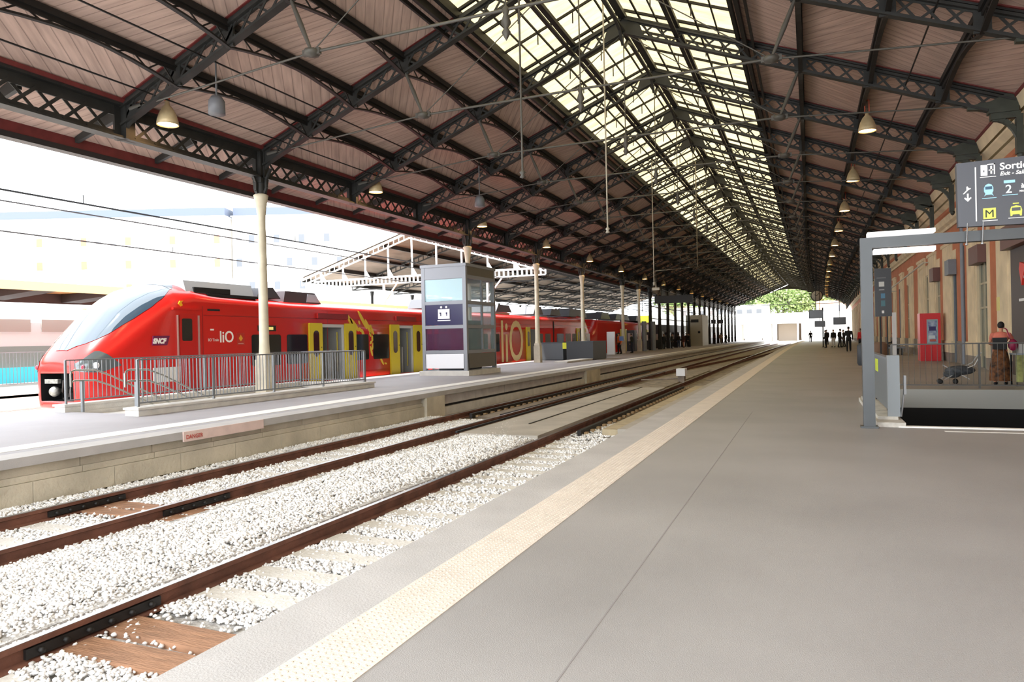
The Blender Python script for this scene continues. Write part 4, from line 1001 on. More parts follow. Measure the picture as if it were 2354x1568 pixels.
bp_.prism(pl,Yf-.008,Yf+.005); bpo=bp_.build('trolleybus_picto',lyv,sg); MB().box(2.605,2.705,Yf-.011,Yf-.006,3.07,3.115).build('picto_window',sgm,bpo)
MB().box(2.62,2.69,Yf-.006,Yf+.005,3.165,3.18).build('picto_trolley',lyv,sg); sq(2.565,2.75,2.968,2.978,wt_,'underline'); sq(2.79,2.795,3.03,3.16,wt_,'thin_divider')
for x in (2.08,2.27,3.6): MB().tube([(x,11.77,2.95),(x,11.86,2.66)],.009,6).ell((x,11.86,2.66),(.02,.02,.02),8,6).build('u_bolt',mat('bright_zinc','#c7ccd1',.25,.8),sg)
# stairwell on the near platform
o=MB().box(HX0,HX1,HY1-.01,HY1+.0,-.44,0).box(HX0,HX1,HY1-.3,HY1,-.46,-.0).build('stairwell_lintel',mat('lintel_grey','#a3a29b',.6),label='pale grey concrete band along the far side of the subway stairwell',cat='wall')
MB().box(HX0,HX1,HY0,HY1,-.979,-.96).box(HX0-.0,HX0+.02,HY0+.1,HY1-.3,-.95,-.02).box(HX0,HX1,HY1-.33,HY1-.3,-.96,-.45).box(HX1-.02,HX1,HY0,HY1,-.95,-.0).build('stairwell',mat('well_shade_black','#0b0b0c',.9),label='open subway stairwell below the portal, its depth shade painted black',cat='stairwell')  # shade of the stair depth is put into the black of this lining
MB().box(1.2,HX1,12.08,12.2,-.1,.02).build('white_nosing',whitep,label='white nosing line along the near lip of the stairwell',cat='nosing')
MB().box(1.75,6,11.72,11.8,-.02,.003).build('white_painted_line',whitep,label='thin white painted line on asphalt just in front of the stairwell',cat='line')
MB().box(.92,1.3,12.1,16.6,-.05,.07).box(.96,1.24,12.5,16.4,.07,.12).build('rough_kerb',mat('rough_white_stone','#c5c0b6',.9,var=.3,scale=6,bump=1,bscale=12),label='rough pale stone kerb at the foot of the grey side panel',cat='kerb')
sp_=thing('side_panel','solid grey side panel left of the stairwell with yellow sticker','panel',(1.18,14.5,.12))
MB().box(1.16,1.2,12.6,16.5,.16,.98).build('panel',mat('panel_grey','#6a7073',.45),sp_)
MB().box(1.1,1.27,12.5,12.62,.12,1.07).build('end_post',mat('post_light','#878d90',.45),sp_)
MB().box(1.14,1.24,12.6,16.5,.98,1.02).build('cap_rail',mgrey,sp_); MB().box(1.152,1.16,14.9,15.4,.70,.93).build('yellow_sticker',mat('sticker','#cfe03a',.4),sp_)
for y in (13.4,15.6): MB().bar((1.18,y,.12),(1.18,y+.1,.2),.03,.03).build('foot',black,sp_)
MB().tube([(1.30,12.7,.10),(1.34,12.7,.4),(1.36,12.75,.6)],.015,6).box(1.34,1.375,12.66,12.72,.45,.75).build('handrail_end',mat('rail_white','#9c9ea0',.4),label='white ended handrail stub at the top of the subway stairs',cat='handrail')
railing('railing','thin grey railing along the far side of the subway stairwell',[(1.9,20.45),(5.7,20.45)],.0,1.1,step=.125,posts=1.9,m=mat('thin_rail_grey','#5b5956',.5,.2),rb=.006)
# ================================================================ station wall
OR=mat('terracotta_render','#bb7452',.8,var=.12,scale=1.5); CR=mat('cream_stone','#dccbaa',.8,var=.14,scale=1.5); PL=mat('plinth_grey','#8a8076',.85,var=.15); DK=mat('shop_brown','#453a36',.5)
wl_=MB(); wl_.long(6.03,6.8,-8,YF+.2,0,9,0)
wl_.long(5.92,6.1,-8,YF+.2,4.9,6.3,0)
openings=[];y=26.8
pat=[('P',26.8,28.7),('O',28.7,29.75),('P',29.75,30.1),('W',30.1,31.7),('P',31.7,33.6),('O',33.6,34.2),('O',34.9,36.0),('D',36.0,36.85),('P',36.85,39.2),('O',39.2,40.2),('W',40.2,41.2),('P',41.2,43.6),('W',43.6,44.8),('P',44.8,47.6),('O',47.6,49.7)]
y=49.7
while y<YF-5: pat+=[('P',y,y+2.0),('W' if int(y)%2 else 'D',y+2.0,y+3.3),('O',y+3.3,y+4.72)]; y+=4.72
wp=-8
while wp<17: pat+=[('P',wp,wp+2.2),('O',wp+2.2,wp+3.6),('W',wp+3.6,wp+4.9)]; wp+=4.9
W_=MB()
for t,a,b in pat:
    def LB(x0,x1,z0,z1,m,a=a,b=b): W_.box(x0,x1,a,b,z0,z1,m)
    if t=='P':
        LB(5.87,6.1,.95,5.35,1); W_.box(5.83,5.87,a+.25,b-.25,.95,5.25,1) if b-a>.6 else None
        W_.box(5.79,6.1,a-.04,b+.04,.42,.95,1); W_.box(5.81,6.1,a-.02,b+.02,0,.42,2); W_.box(5.8,6.0,a-.03,b+.03,5.25,5.4,1)
    elif t=='O': LB(5.91,6.1,.95,4.95,0); LB(5.87,6.1,0,.95,2)
    else: openings.append((t,a,b)); LB(5.90,6.1,4.4,4.95,1)
W_.v=[(x+bend(y_),y_,z) for x,y_,z in W_.v]; wl_.v=[(x+bend(y_),y_,z) for x,y_,z in wl_.v]
nv=len(wl_.v); wl_.f+=[tuple(i+nv for i in f) for f in W_.f]; wl_.v+=W_.v; wl_.m+=W_.m; wl_.sm+=W_.sm
o=wl_.build('wall_right',[OR,CR,PL],origin=(6.3,26,0)); o['kind']='structure'
# coving mouldings
prof=[(XW,7.35),(5.05,7.02),(5.12,7.0),(5.14,6.95),(5.3,6.8),(5.32,6.72),(5.5,6.6),(5.55,6.5),(5.62,6.45),(5.7,6.2),(5.82,6.12),(5.84,6.0),(6.4,6.0),(6.4,7.9),(XW,7.6)]
ys=[-8]+list(np.arange(45,YF,6))+[YF]
cv=MB(); cv.ext(prof,ys,0); 
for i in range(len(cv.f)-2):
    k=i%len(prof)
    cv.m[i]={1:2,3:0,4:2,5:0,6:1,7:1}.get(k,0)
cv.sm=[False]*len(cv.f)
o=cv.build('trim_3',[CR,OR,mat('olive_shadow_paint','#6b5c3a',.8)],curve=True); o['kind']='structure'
MB().long(XW-.03,XW+.03,YN,YF,7.34,7.44).build('eaves_board',burg,curve=True,label='dark burgundy board where the right roof slope meets the station wall',cat='board')
for i,(t,a,b) in enumerate(openings):
    w=thing('window_%d'%(i+1),None,None,(6.0+bend(a),(a+b)/2,0));
    w['kind']='structure'; dx_=bend(a)
    if t=='W':
        MB().box(5.985+dx_,6.02+dx_,a,b,.0 if a>20 else .9,4.4).build('pane',mat('window_reflect','#55625f',.08,spec=.9),w)
        f=MB()
        for yy in (a,(a+b)/2-.03,b-.07): f.box(5.94+dx_,5.985+dx_,yy,yy+.07,0,4.4)
        for z in (.9,2.2,3.1,4.33): f.box(5.945+dx_,5.985+dx_,a,b,z,z+.07)
        f.build('frame',mat('window_frame_cream','#b7ab90',.6),w)
    else:
        MB().box(5.985+dx_,6.02+dx_,a,b,0,4.4).build('pane',mat('door_dark','#23282b',.15,spec=.8),w)
        MB().box(5.93+dx_,5.985+dx_,a,a+.08,0,4.4).box(5.93+dx_,5.985+dx_,b-.08,b,0,4.4).build('frame',mgrey,w)
for (a,b,m,l) in ((30.1,31.7,mat('brown_sign','#6b4a44',.5),'plain brown fascia sign above the tall window, nearest one'),(35.9,36.9,mgrey,'grey fascia sign above the narrow dark doorway'),(40.1,41.3,MT['brown_sign'],'small brown fascia sign above the second tall window')):
    MB().box(5.6,5.9,a,b,3.85,4.5).build('fascia_sign',m,label=l,cat='sign',group='fascia signs on the station wall')
# shop
sh=thing('shop_front','dark brown shop front with red emblem at the right edge','shop front',(6,23,0))
MB().box(5.86,6.03,17,26.75,0,3.9).build('panelling',DK,sh); MB().box(5.6,6.03,17,26.8,3.9,4.6).build('fascia',MT['brown_sign'],sh)
rd=mat('shop_red','#d8372a',.4)
MB().prism([(24.85,3.3),(25.45,3.42),(25.55,3.22),(25.3,2.72),(25.2,2.9)],5.80,5.87,'x').build('red_emblem',rd,sh); MB().box(5.83,5.87,24.0,25.1,3.3,3.42).build('red_stroke',rd,sh)
text('Relais',.3,white,(5.85,24.0,3.02),sh,facing='+x') if 0 else None
MB().box(5.82,5.87,24.1,25.15,3.12,3.2).box(5.82,5.87,24.1,25.15,2.92,3.0).build('white_strokes',white,sh)
MB().box(5.8,5.87,22,25.6,2.25,2.33).build('white_awning_edge',white,sh)
gd=MB(); 
for yy in (22.2,23.3,24.3): gd.box(5.8,5.87,yy,yy+.07,0,2.25)
for z in (.9,1.25,2.15): gd.box(5.8,5.87,22.2,24.37,z,z+.07)
gd.build('door_frame',mat('pale_frame','#c9ced3',.4),sh); MB().box(5.84,5.865,22.2,24.3,0,2.2).build('door_glass',mat('bright_glass','#9fb0b2',.08,spec=.9),sh)
MB().tube([(5.9,34.55,0),(5.9,34.55,6)],.09,10).build('drainpipe',mgrey,label='grey drainpipe on the station wall beyond the tall window',cat='drainpipe')
MB().box(5.81,5.83,28.1,28.45,2.05,2.5).build('yellow_notice',mat('pale_yellow','#d9cd7a',.5),label='pale yellow notice on the cream pier beyond the shop front',cat='sign')
MB().bar((5.6,43,5.0),(5.2,58,4.3),.06,.06).bar((5.8,43,5.0),(5.6,43,5.0),.06,.06).bar((5.8,58,4.3),(5.2,58,4.3),.06,.06).build('banner_pole',mat('pale_metal','#b9b4a8',.4,.4),label='long pale metal rod stretched along the station wall',cat='rod')
# iron wall brackets at every truss foot
def make_bracket():
    b=thing('wall_bracket','x','bracket',(5.0,0,6.0)); gm=mat('dark_green_iron','#3b3f37',.5,.2,var=.2)
    MB().box(4.35,5.0,-.14,.14,6.98,7.1).box(4.4,5.05,-.10,.10,6.82,6.98).box(4.95,5.1,-.1,.1,5.9,6.9).build('seat_block',gm,b)
    m=MB(); pts=[(4.45+ .55*(1-math.cos(t))*0+.0,0,0) for t in (0,)]
    pts=[(4.45+.6*math.sin(t)*1.0,0,6.85-.85*(1-math.cos(t))) for t in [k*math.pi/2/7 for k in range(8)]]
    for p,q in zip(pts,pts[1:]): m.bar(p,q,.12,.12,up=(0,1,0))
    m.lathe((5.05,0,5.75),[(0,0),(.05,.03),(.09,.12),(.05,.2)],8); m.build('curved_brace',gm,b)
    MB().prism([(4.3,7.1),(5.0,7.1),(5.0,7.42),(4.75,7.45),(4.4,7.3),(3.9,7.25),(3.9,7.15)],-.08,.08).build('truss_shoe',gm,b)
    return b
b0=make_bracket()
for i,y in enumerate(RIBS):
    b_=b0 if i==0 else copytree(b0); b_.location=(5.0+bend(y),y,6.0)
    tag(b_,'dark iron wall bracket with curved brace under the roof edge, '+ORD[i]+' from the near end','bracket','iron brackets along the station wall')
# red kiosk
kk=thing('ticket_kiosk','tall red kiosk with framed blue poster beside the station wall','kiosk',(5.3,38.6,0))
rk=mat('kiosk_red','#d3222a',.35)
MB().box(4.92,5.62,38.3,39.2,.02,2.24).box(4.78,4.92,38.35,39.2,.02,2.24).box(4.80,5.6,38.36,39.18,0,.02).build('cabinet_body',rk,kk)
MB().box(5.05,5.50,38.28,38.3,.82,1.95).build('poster_frame',mat('frame_teal_grey','#8fb0b4',.3),kk)
po=MB().box(5.09,5.46,38.272,38.28,.88,1.89).build('poster',mat('poster_blue','#4a5f9a',.4,col2='#b9c6d2',scale=4),kk)
MB().box(5.14,5.42,38.265,38.272,1.42,1.62).build('poster_dark_block',mat('poster_navy','#2a2360',.4),po); MB().box(5.12,5.38,38.265,38.272,1.05,1.2).build('poster_pale_block',mat('poster_pale','#c9d6dc',.4),po); MB().box(5.16,5.42,38.266,38.272,.92,1.02).build('poster_red_block',mat('poster_red','#b0584a',.4),po)
MB().box(5.265,5.275,38.295,38.3,.05,.8).build('door_gap',redd,kk)
MB().box(4.35,4.5,46,46.15,0,2.5).box(4.5,4.56,45.98,46.17,0,2.5).build('white_totem',[white],label='slim white and black information totem left of the red kiosk',cat='totem')
# dark information totem behind the portal post
dt=thing('information_totem','tall dark board with small pictograms just right of the portal post','sign',(2.56,30,0))
MB().box(2.28,2.84,30,30.1,2.0,3.8).build('board',mat('totem_black','#2a2c30',.35),dt); MB().box(2.42,2.48,30.02,30.08,0,2.0).box(2.66,2.70,30.02,30.08,0,2.0).build('posts',black,dt)
for i,(x0,x1,z0,z1,c) in enumerate(((2.42,2.6,3.12,3.3,'#c9cac6'),(2.42,2.6,2.98,3.02,'#8d8e8c'),(2.48,2.62,2.68,2.86,'#4f7f9c'),(2.48,2.62,2.38,2.6,'#46707a'),(2.5,2.58,2.12,2.22,'#d9d9d6'),(2.35,2.66,3.42,3.47,'#5d5f60'))):
    MB().box(x0,x1,29.99,30,z0,z1).build('pictogram',mat('picto%d'%i,c,.5),dt)
# clock, screens
ck=thing('platform_clock','large round two-faced clock hanging above the near platform','clock',(1.05,82,4.9))
cx_=on_=1.0
MB().lathe((.75,82,5.35),[(0,0),(.55,0),(.6,.05),(.6,.25),(.55,.3),(0,.3)],24,axis='y').build('clock_case',black,ck)
MB().lathe((.75,81.98,5.35),[(0,0),(.52,0),(.52,.03)],24,axis='y').build('clock_face',mat('clock_face','#b9b4aa',.4),ck)
MB().bar((.75,81.96,5.35),(.98,81.96,5.6),.05,.03,up=(0,1,0)).bar((.75,81.96,5.35),(.5,81.96,5.45),.05,.03,up=(0,1,0)).build('clock_hands',black,ck)
MB().tube([(.75,82.15,5.9),(.75,82.15,8.6)],.03,6).build('hanging_rod',black,ck)
def board(lab,x0,x1,y,z0,z1,hang,cat='screen',nm='departure_screen'):
    s=thing(nm,lab,cat,((x0+x1)/2,y,z0)); MB().box(x0,x1,y,y+.15,z0,z1).build('casing',mat('screen_black','#1a1717',.3),s)
    MB().box(x0+.05,x1-.05,y-.01,y,z0+.05,z1-.05).build('display',mat('screen_dim','#3a3838',.2),s)
    MB().tube([((x0+x1)/2,y+.07,z1),((x0+x1)/2,y+.07,hang)],.03,6).build('hanger',black,s); return s
board('dark departure screen hanging highest above the far crowd',-.05,.98,60,2.55,3.2,8.5)
board('dark rectangular screen hanging at right of the far crowd',1.9,2.9,68,2.1,2.75,8)
board('low dark sign among the heads of the far crowd, left one',.45,1.4,76,2.0,2.6,7.5,'sign','hanging_sign')
MB().lathe((1.2,77,0),[(.16,0),(.06,.05),(.06,3.9),(0,3.92)],8).build('sign_pole',black,label='thin dark pole standing left of the far crowd',cat='pole')
for i,(x,l) in enumerate(((-15.0,'farthest left'),(-14.1,'second'),(-13.2,'right-hand'))):
    board('small hanging platform screen beyond the beige cabin, %s'%l,x,x+.7,112+2*i,3.2,3.8,7)
fl=MB(); b_=bend(146); fl.bar((-8.3+b_,146,9.3),(-6.5+b_,146,10.1),.2,.1); fl.build('light_fitting',mat('fluor_white','#ffffff',.4,emit=2),label='white fluorescent batten under the far gable, left one',cat='lamp',group='fluorescent battens at the far gable')
MB().bar((-6.3+b_,146,10.15),(-5.0+b_,146,10.75),.2,.1).build('light_fitting',MT['fluor_white'],label='white fluorescent batten under the far gable, right one',cat='lamp',group='fluorescent battens at the far gable')
MB().bar((-13.5,155,7.35),(6.5,155,7.2),.08,.12).build('cross_cable',iron,label='dark cable stretched across the bright far opening',cat='cable')
# table, bags, pushchair
tb=thing('market_table','small table with yellow-green cloth beside the woman','table',(5.0,21.6,0))
MB().box(4.72,5.5,21.3,21.9,.78,.82).build('tabletop',mat('table_grey','#8d949a',.4),tb)
MB().box(4.74,5.48,21.31,21.33,.1,.78).build('cloth',mat('cloth_olive','#a3a565',.8,var=.5,scale=5),tb)
for x in (4.76,5.45):
    for y in (21.34,21.86): MB().tube([(x,y,0),(x,y,.78)],.02,6).build('leg',black,tb)
bx=MB().box(4.85,5.15,21.45,21.7,.82,1.05).build('cardboard_box',mat('box_grey','#b3b0aa',.7),label='small grey box standing on the market table',cat='box')
pc=thing('pushchair','folded grey and black pushchair lying on the platform behind the railing','pushchair',(3.6,22.3,0))
pf=MB(); pf.tube([(3.25,22.3,.12),(3.6,22.35,.35),(4.0,22.4,.55),(4.15,22.4,.78),(4.22,22.4,.82)],.016,6); pf.tube([(3.3,22.05,.12),(3.65,22.1,.33),(4.0,22.1,.5),(4.12,22.1,.74)],.016,6); pf.tube([(3.3,22.3,.5),(3.9,22.2,.12)],.016,6)
pf.build('tube_frame',mat('tube_pale','#b9bcc0',.3,.7),pc)
MB().ell((3.68,22.2,.36),(.36,.16,.13),14,8).ell((3.5,22.2,.26),(.22,.15,.11),12,8).build('folded_seat',mat('pram_fabric','#45484c',.8,var=.6,scale=9),pc)
for x,y in ((3.2,22.05),(3.22,22.35),(3.55,22.05),(3.6,22.38)): MB().lathe((x,y,.065),[(.03,-.02),(.065,-.015),(.065,.015),(.03,.02)],14,axis='y').build('wheel',black,pc)
# bench + grey lump
bn=thing('bench','grey bench by the station wall left of the red kiosk','bench',(5.0,50,0))
MB().box(4.3,5.2,48,50.6,.4,.48).build('seat',mgrey,bn); MB().box(4.4,4.5,48.1,48.2,0,.4).box(5.0,5.1,48.1,48.2,0,.4).box(4.4,4.5,50.4,50.5,0,.4).box(5.0,5.1,50.4,50.5,0,.4).build('legs',black,bn)
# litter bins behind the panel
for i,(x,y,h,c,l) in enumerate(((1.9,19.0,0,'',''),)): pass
for (x,y,l,m) in ((2.15,34,'dark litter bin behind the grey side panel',dgrey),(2.9,36,'brown crate stack seen beyond the side panel',mat('crate_brown','#7d6250',.7))):
    MB().lathe((x,y,0),[(.25,0),(.3,.1),(.3,.85),(.22,.95),(0,.97)],12).build('litter_bin' if 'bin' in l else 'crate_stack',m,label=l,cat='bin' if 'bin' in l else 'crate')
# ================================================================ people
def human(lab,x,y,face,h=1.72,pose='stand',skin='#b98468',hair='#1c1614',top='#222428',bottom='#23262e',shoe='#15151a',sleeves=True,long_hair=False,skirt=None,voxel=.02,group=None,bare_legs=False,seed=0):
    p=thing('person',lab,'person',(x+bend(y),y,0),face,group); s=h/1.75
    rr=random.Random(seed); sw=.12+.1*rr.random() if pose=='walk' else .02
    if pose=='sit': hipz,hy=.56,-.05
    else: hipz,hy=.93,0
    sh=hipz+.50; lean=.04
    if pose=='lean': lean=.2
    legs=[]
    for sd in (-1,1):
        if pose=='sit': legs.append([(sd*.1,hy,hipz),(sd*.13,.40,.54),(sd*.13,.44,.09)])
        else:
            f=sd*sw; legs.append([(sd*.09,0,hipz),(sd*.10,f*.8+.03,.50),(sd*.11,f*1.6-(.06 if f<0 else 0),.09)])
    arms=[]
    for sd in (-1,1):
        f=-sd*sw
        if pose=='sit': arms.append([(sd*.19,hy,sh-.04),(sd*.24,.08,sh-.3),(sd*.1,.3,sh-.33)])
        elif pose=='lean': arms.append([(sd*.19,lean*.8,sh-.04),(sd*.30,lean+.15,sh-.28),(sd*.25+.14,lean+.42,sh-.42)])
        else: arms.append([(sd*.19,0,sh-.04),(sd*.24,f*.5-.02,sh-.33),(sd*.235,f+.06,sh-.56)])
    neck=(0,lean*.9,sh+.08); head=(0,lean+.03,sh+.20)
    def limb(mb,pts,rs,inf=0):
        mb.tube([tuple(v*s for v in q) for q in pts],[(r+inf)*s for r in rs],10)
        for q,r in zip(pts,rs): mb.ell(tuple(v*s for v in q),((r+inf)*s,)*3,10,7)
    def torso(mb,inf=0,low=True):
        for (yy,z,a,b,c) in ((hy,hipz+.02,.165,.11,.14),(hy+lean*.3,hipz+.2,.14,.10,.15),(hy*.5+lean*.7,hipz+.36,.175,.115,.15),(lean*.8,sh-.04,.18,.09,.08)):
            if low or z>hipz+.1: mb.ell((0,yy*s,z*s),((a+inf)*s,(b+inf)*s,(c+inf)*s),14,9)
    b=MB(); torso(b)
    for l in legs:
        limb(b,l,(.085,.058,.038)); a=l[2]; b.ell((a[0]*s,(a[1]+.07)*s,.045*s),(.045*s,.12*s,.045*s),10,6)
    for sd,a in zip((-1,1),arms):
        limb(b,a,(.052,.04,.028)); w=Vector(a[2]); d=(w-Vector(a[1])).normalized()
        b.ell(tuple((w+d*.05)*s),(.028*s,.03*s,.05*s),8,6)
        sdv=d.cross(Vector((sd,0,0))).normalized() if abs(d.x)<.9 else Vector((0,1,0))
        for k in range(4):
            o_=sdv*(.026-.0175*k); q0=w+d*.07+o_; q1=w+d*(.125+.01*(k in (1,2)))+o_+Vector((-sd*.012,0,0)); q2=w+d*(.155+.012*(k in (1,2)))+o_*.9+Vector((-sd*.028,.0,0))
            b.tube([tuple(q0*s),tuple(q1*s),tuple(q2*s)],[.0095*s,.009*s,.008*s],6)
        q0=w+d*.03+sdv*.02; b.tube([tuple(q0*s),tuple((w+d*.07+sdv*.05)*s),tuple((w+d*.10+sdv*.052)*s)],[.011*s,.010*s,.009*s],6)
    b.tube([tuple(v*s for v in (0,lean*.8,sh-.02)),tuple(v*s for v in (0,head[1]-.01,sh+.14))],[.06*s,.05*s],10)
    H=[v*s for v in head]
    b.ell(tuple(H),(.074*s,.092*s,.115*s),16,12); b.ell((H[0],H[1]+.03*s,H[2]-.06*s),(.052*s,.06*s,.055*s),12,8)
    b.prism([(H[1]+.085*s,H[2]+.02*s),(H[1]+.112*s,H[2]-.022*s),(H[1]+.08*s,H[2]-.028*s)],H[0]-.011*s,H[0]+.011*s,'x')
    for sd in (-1,1): b.ell((H[0]+sd*.075*s,H[1]-.005*s,H[2]-.005*s),(.012*s,.022*s,.03*s),8,6)
    def fin(mb,nm,m,vx=voxel,par=p):
        o=mb.build(nm,m,par,local=True); md=o.modifiers.new('r','REMESH'); md.mode='VOXEL'; md.voxel_size=vx; md.use_smooth_shade=True
        sm=o.modifiers.new('s','SMOOTH'); sm.factor=.5; sm.iterations=2; return o
    fin(b,'body',mat('skin_'+skin,skin,.6),min(voxel,.012) if voxel<.015 else .016)
    ey=MB()
    for sd in (-1,1): ey.ell((H[0]+sd*.028*s,H[1]+.086*s,H[2]+.012*s),(.011*s,.006*s,.007*s),8,5)
    ey.build('eyes',black,p,local=True)
    MB().box(H[0]-.02*s,H[0]+.02*s,H[1]+.086*s,H[1]+.094*s,H[2]-.058*s,H[2]-.05*s).build('mouth',mat('lip','#8a4a42',.6),p,local=True)
    hm=MB(); hm.ell((H[0],H[1]-.018*s,H[2]+.03*s),(.086*s,.098*s,.105*s),16,10)
    if long_hair: hm.ell((H[0],H[1]-.06*s,H[2]-.08*s),(.085*s,.06*s,.15*s),12,8)
    hm.build('hair',mat('hair_'+hair,hair,.7),p,local=True)
    t=MB(); torso(t,.014)
    for a in arms: limb(t,[a[0],a[1],a[2]] if sleeves else [a[0],tuple((Vector(a[0])*.6+Vector(a[1])*.4))],(.055,.046,.036)[:3 if sleeves else 2],.012)
    fin(t,'top',mat('cloth_'+top,top,.85))
    if skirt:
        k=MB(); k.lathe((0,hy*s,0),[(.27*s,.12*s),(.25*s,.5*s),(.19*s,.85*s),(.15*s,1.0*s),(0,1.02*s)],20); k.build('skirt',skirt,p,local=True)
    elif not bare_legs:
        k=MB(); k.ell((0,hy*s,(hipz)*s),(.178*s,.124*s,.12*s),14,8)
        for l in legs: limb(k,l,(.09,.066,.052),.012)
        fin(k,'trousers',mat('cloth_'+bottom,bottom,.85))
    else:
        k=MB(); k.ell((0,0,hipz*s),(.18*s,.125*s,.14*s),14,8); 
        for l in legs: limb(k,[l[0],tuple(Vector(l[0])*.5+Vector(l[1])*.5)],(.09,.08),.015)
        fin(k,'shorts',mat('cloth_'+bottom,bottom,.85))
    for l in legs:
        a=l[2]; MB().ell((a[0]*s,(a[1]+.06)*s,.05*s),(.052*s,.14*s,.05*s),12,8).build('shoe',mat('shoe_'+shoe,shoe,.5),p,local=True)
    return p
leo=mat('leopard_print','#7a4a22',.8,col2='#1e120a',scale=9,detail=2)
wm=human('person with short black hair in coral top and brown patterned skirt leaning over table',4.5,21.75,-.35,1.62,'lean',skin='#c08466',hair='#16110f',top='#c9705c',skirt=leo,sleeves=False,voxel=.011,seed=3)
bg=thing('handbag','magenta shoulder bag hanging at the side of the person in coral','bag',(4.78,21.58,.98))
MB().ell((4.74,21.57,1.03),(.11,.08,.15),14,9).build('pouch',mat('magenta_leather','#8e1440',.5),bg); MB().tube([(4.68,21.55,1.2),(4.62,21.6,1.42),(4.6,21.72,1.46)],.015,6).build('strap',MT['magenta_leather'],bg)
bk=MB().box(4.3,4.6,21.48,21.58,.92,1.22).build('black_bag',black,label='black rectangular bag on the lower back of the person in coral',cat='bag')
human('person in dark coat and pale collar walking away along the near platform',2.63,58.4,0,1.85,'walk',top='#1c1a1c',bottom='#17171a',seed=1)
human('person in a red jacket standing beside the station wall far down',3.7,63,2.5,1.7,'stand',top='#c4282a',bottom='#17171a',seed=5)
for i,(x,y,f,tp_,bt,l) in enumerate(((1.3,73,1,'#141417','#141416','at far left of the crowd below the screens'),(2.0,76,2.8,'#1d1a1c','#c9c6bf','in pale trousers in the crowd below the screens'),(2.5,74,-1,'#201a1a','#1b1a1d','third from left in the crowd below the screens'),(2.95,77,2,'#1a171b','#26242a','fourth from left in the crowd below the screens'),(2.15,84,0,'#15151a','#15151a','farther back in the crowd below the screens'),(1.55,90,3,'#1b1b20','#1b1b20','smallest in the crowd below the screens'))):
    human('person in dark clothes standing '+l,x,y,f,1.68+.04*(i%3),'stand',top=tp_,bottom=bt,seed=i+10,voxel=.025)
human('person in black walking alone near the bright far end of the near platform',-.6,118,0,1.75,'walk',top='#151518',bottom='#151518',seed=21,voxel=.03)
human('person in black sitting on the bench left of the red kiosk',4.75,49.2,1.2,1.72,'sit',top='#18181b',bottom='#3c3c40',skin='#c79a80',seed=4,voxel=.018)
hv=human('person in orange vest and dark trousers with blue backpack on the island platform',-14.9,59.2,2.6,1.8,'stand',top='#dd6a35',bottom='#16161a',seed=6)
bpk=MB().box(-14.82,-14.5,58.95,59.2,1.12,1.5).build('backpack',mat('backpack_blue','#5f7db5',.6),label='blue backpack carried by the person in orange',cat='backpack')
human('person in dark green jacket standing right of the one in orange',-14.8,63.3,1.5,1.75,'stand',top='#1f241c',bottom='#1a2030',seed=7)
for i,(x,y,tp_,bt,bl,l) in enumerate(((-14.9,87.5,'#171719','#3d4a60',False,'in black top and blue jeans'),(-14.3,87.6,'#3a2020','#5a3030',True,'with bare legs and dark red top'),(-14.2,91,'#1b1b1f','#1b1b1f',False,'in black just left of the beige cabin'),(-14.9,93,'#241c1c','#1b1b1f',False,'half hidden behind others left of the beige cabin'),(-15.0,79,'#1a1a1e','#1a1a1e',False,'in black at left end of the far island group'),(-14.7,82,'#20201c','#1a1a1e',False,'in dark clothes beside the left group on the island'),(-14.1,113,'#5a2a20','#1a1a1e',False,'in brown-red beyond the beige cabin'),(-13.7,117,'#9a7a66','#7a6a5a',False,'in tan clothes beyond the beige cabin'),(-13.4,121,'#141416','#141416',False,'in black farthest along the island platform'))):
    human('person '+l,x,y,i*.9,1.66+.03*(i%4),'stand',top=tp_,bottom=bt,bare_legs=bl,seed=i+30,long_hair=(i%2==1),voxel=.028)
# ================================================================ beyond
def building(lab,cx,cy,rot,w,h,d,rows,cols,wallc,winc,z0=0,topc=None,attic=True,nm='apartment_building'):
    b=thing(nm,lab,'building',(cx,cy,z0),rot)
    MB().box(-w/2,w/2,0,d,0,h).build('walls',wallc,b,local=True)
    for r in range(rows):
        for c in range(cols):
            x=-w/2+w*(c+.5)/cols; z=1.5+(h-4)*(r+.35)/rows
            f=MB().box(x-.6,x+.6,-.06,.05,z,z+1.7).build('window',winc[(r*3+c)%len(winc)],b,local=True)
    if attic:
        MB().box(-w/2,w/2,.5,d-.5,h,h+1.9).build('attic',topc,b,local=True)
        MB().box(-w/2-.3,w/2+.3,-.3,d+.3,h-.1,h+.12).build('cornice',white,b,local=True)
    return b
wc=mat('sunlit_white_wall','#f3efe9',.8); wc2=mat('sunlit_cream_wall','#f5e6d6',.8)
wn1=mat('pale_window_grey','#77797d',.5); wn2=mat('pale_window_orange','#ad6a52',.6); wn3=mat('pale_window_dark','#5a5d62',.5); zinc=mat('zinc_attic','#565e6e',.6)
th=math.atan(685/1640.)
def camp(u,d): return (u*math.cos(th)-d*math.sin(th), u*math.sin(th)+d*math.cos(th))
bx_,by_=camp(-88,150); building('long white apartment block with zinc attic seen left above the trains',bx_,by_,th,56,28.7,12,5,18,wc,[wn1,wn1,wn2],topc=zinc)
bx_,by_=camp(-47,152); building('white apartment block with zinc attic, next right along the street',bx_,by_,th,24,28.9,12,5,9,wc,[wn1,wn3],topc=zinc)
bx_,by_=camp(-107,128); building('lower cream building with orange shutters at far left',bx_,by_,th,30,20,10,5,9,wc2,[wn2],attic=False)
bx_,by_=camp(-30,175); building('pale apartment block farthest right above the white shed gable',bx_,by_,th,20,26,12,5,7,wc,[wn1],topc=zinc,attic=False)
br=thing('road_bridge','white concrete road bridge crossing beyond the station','bridge',(-10,232,0))
bc=mat('bridge_white','#e4e0da',.8)
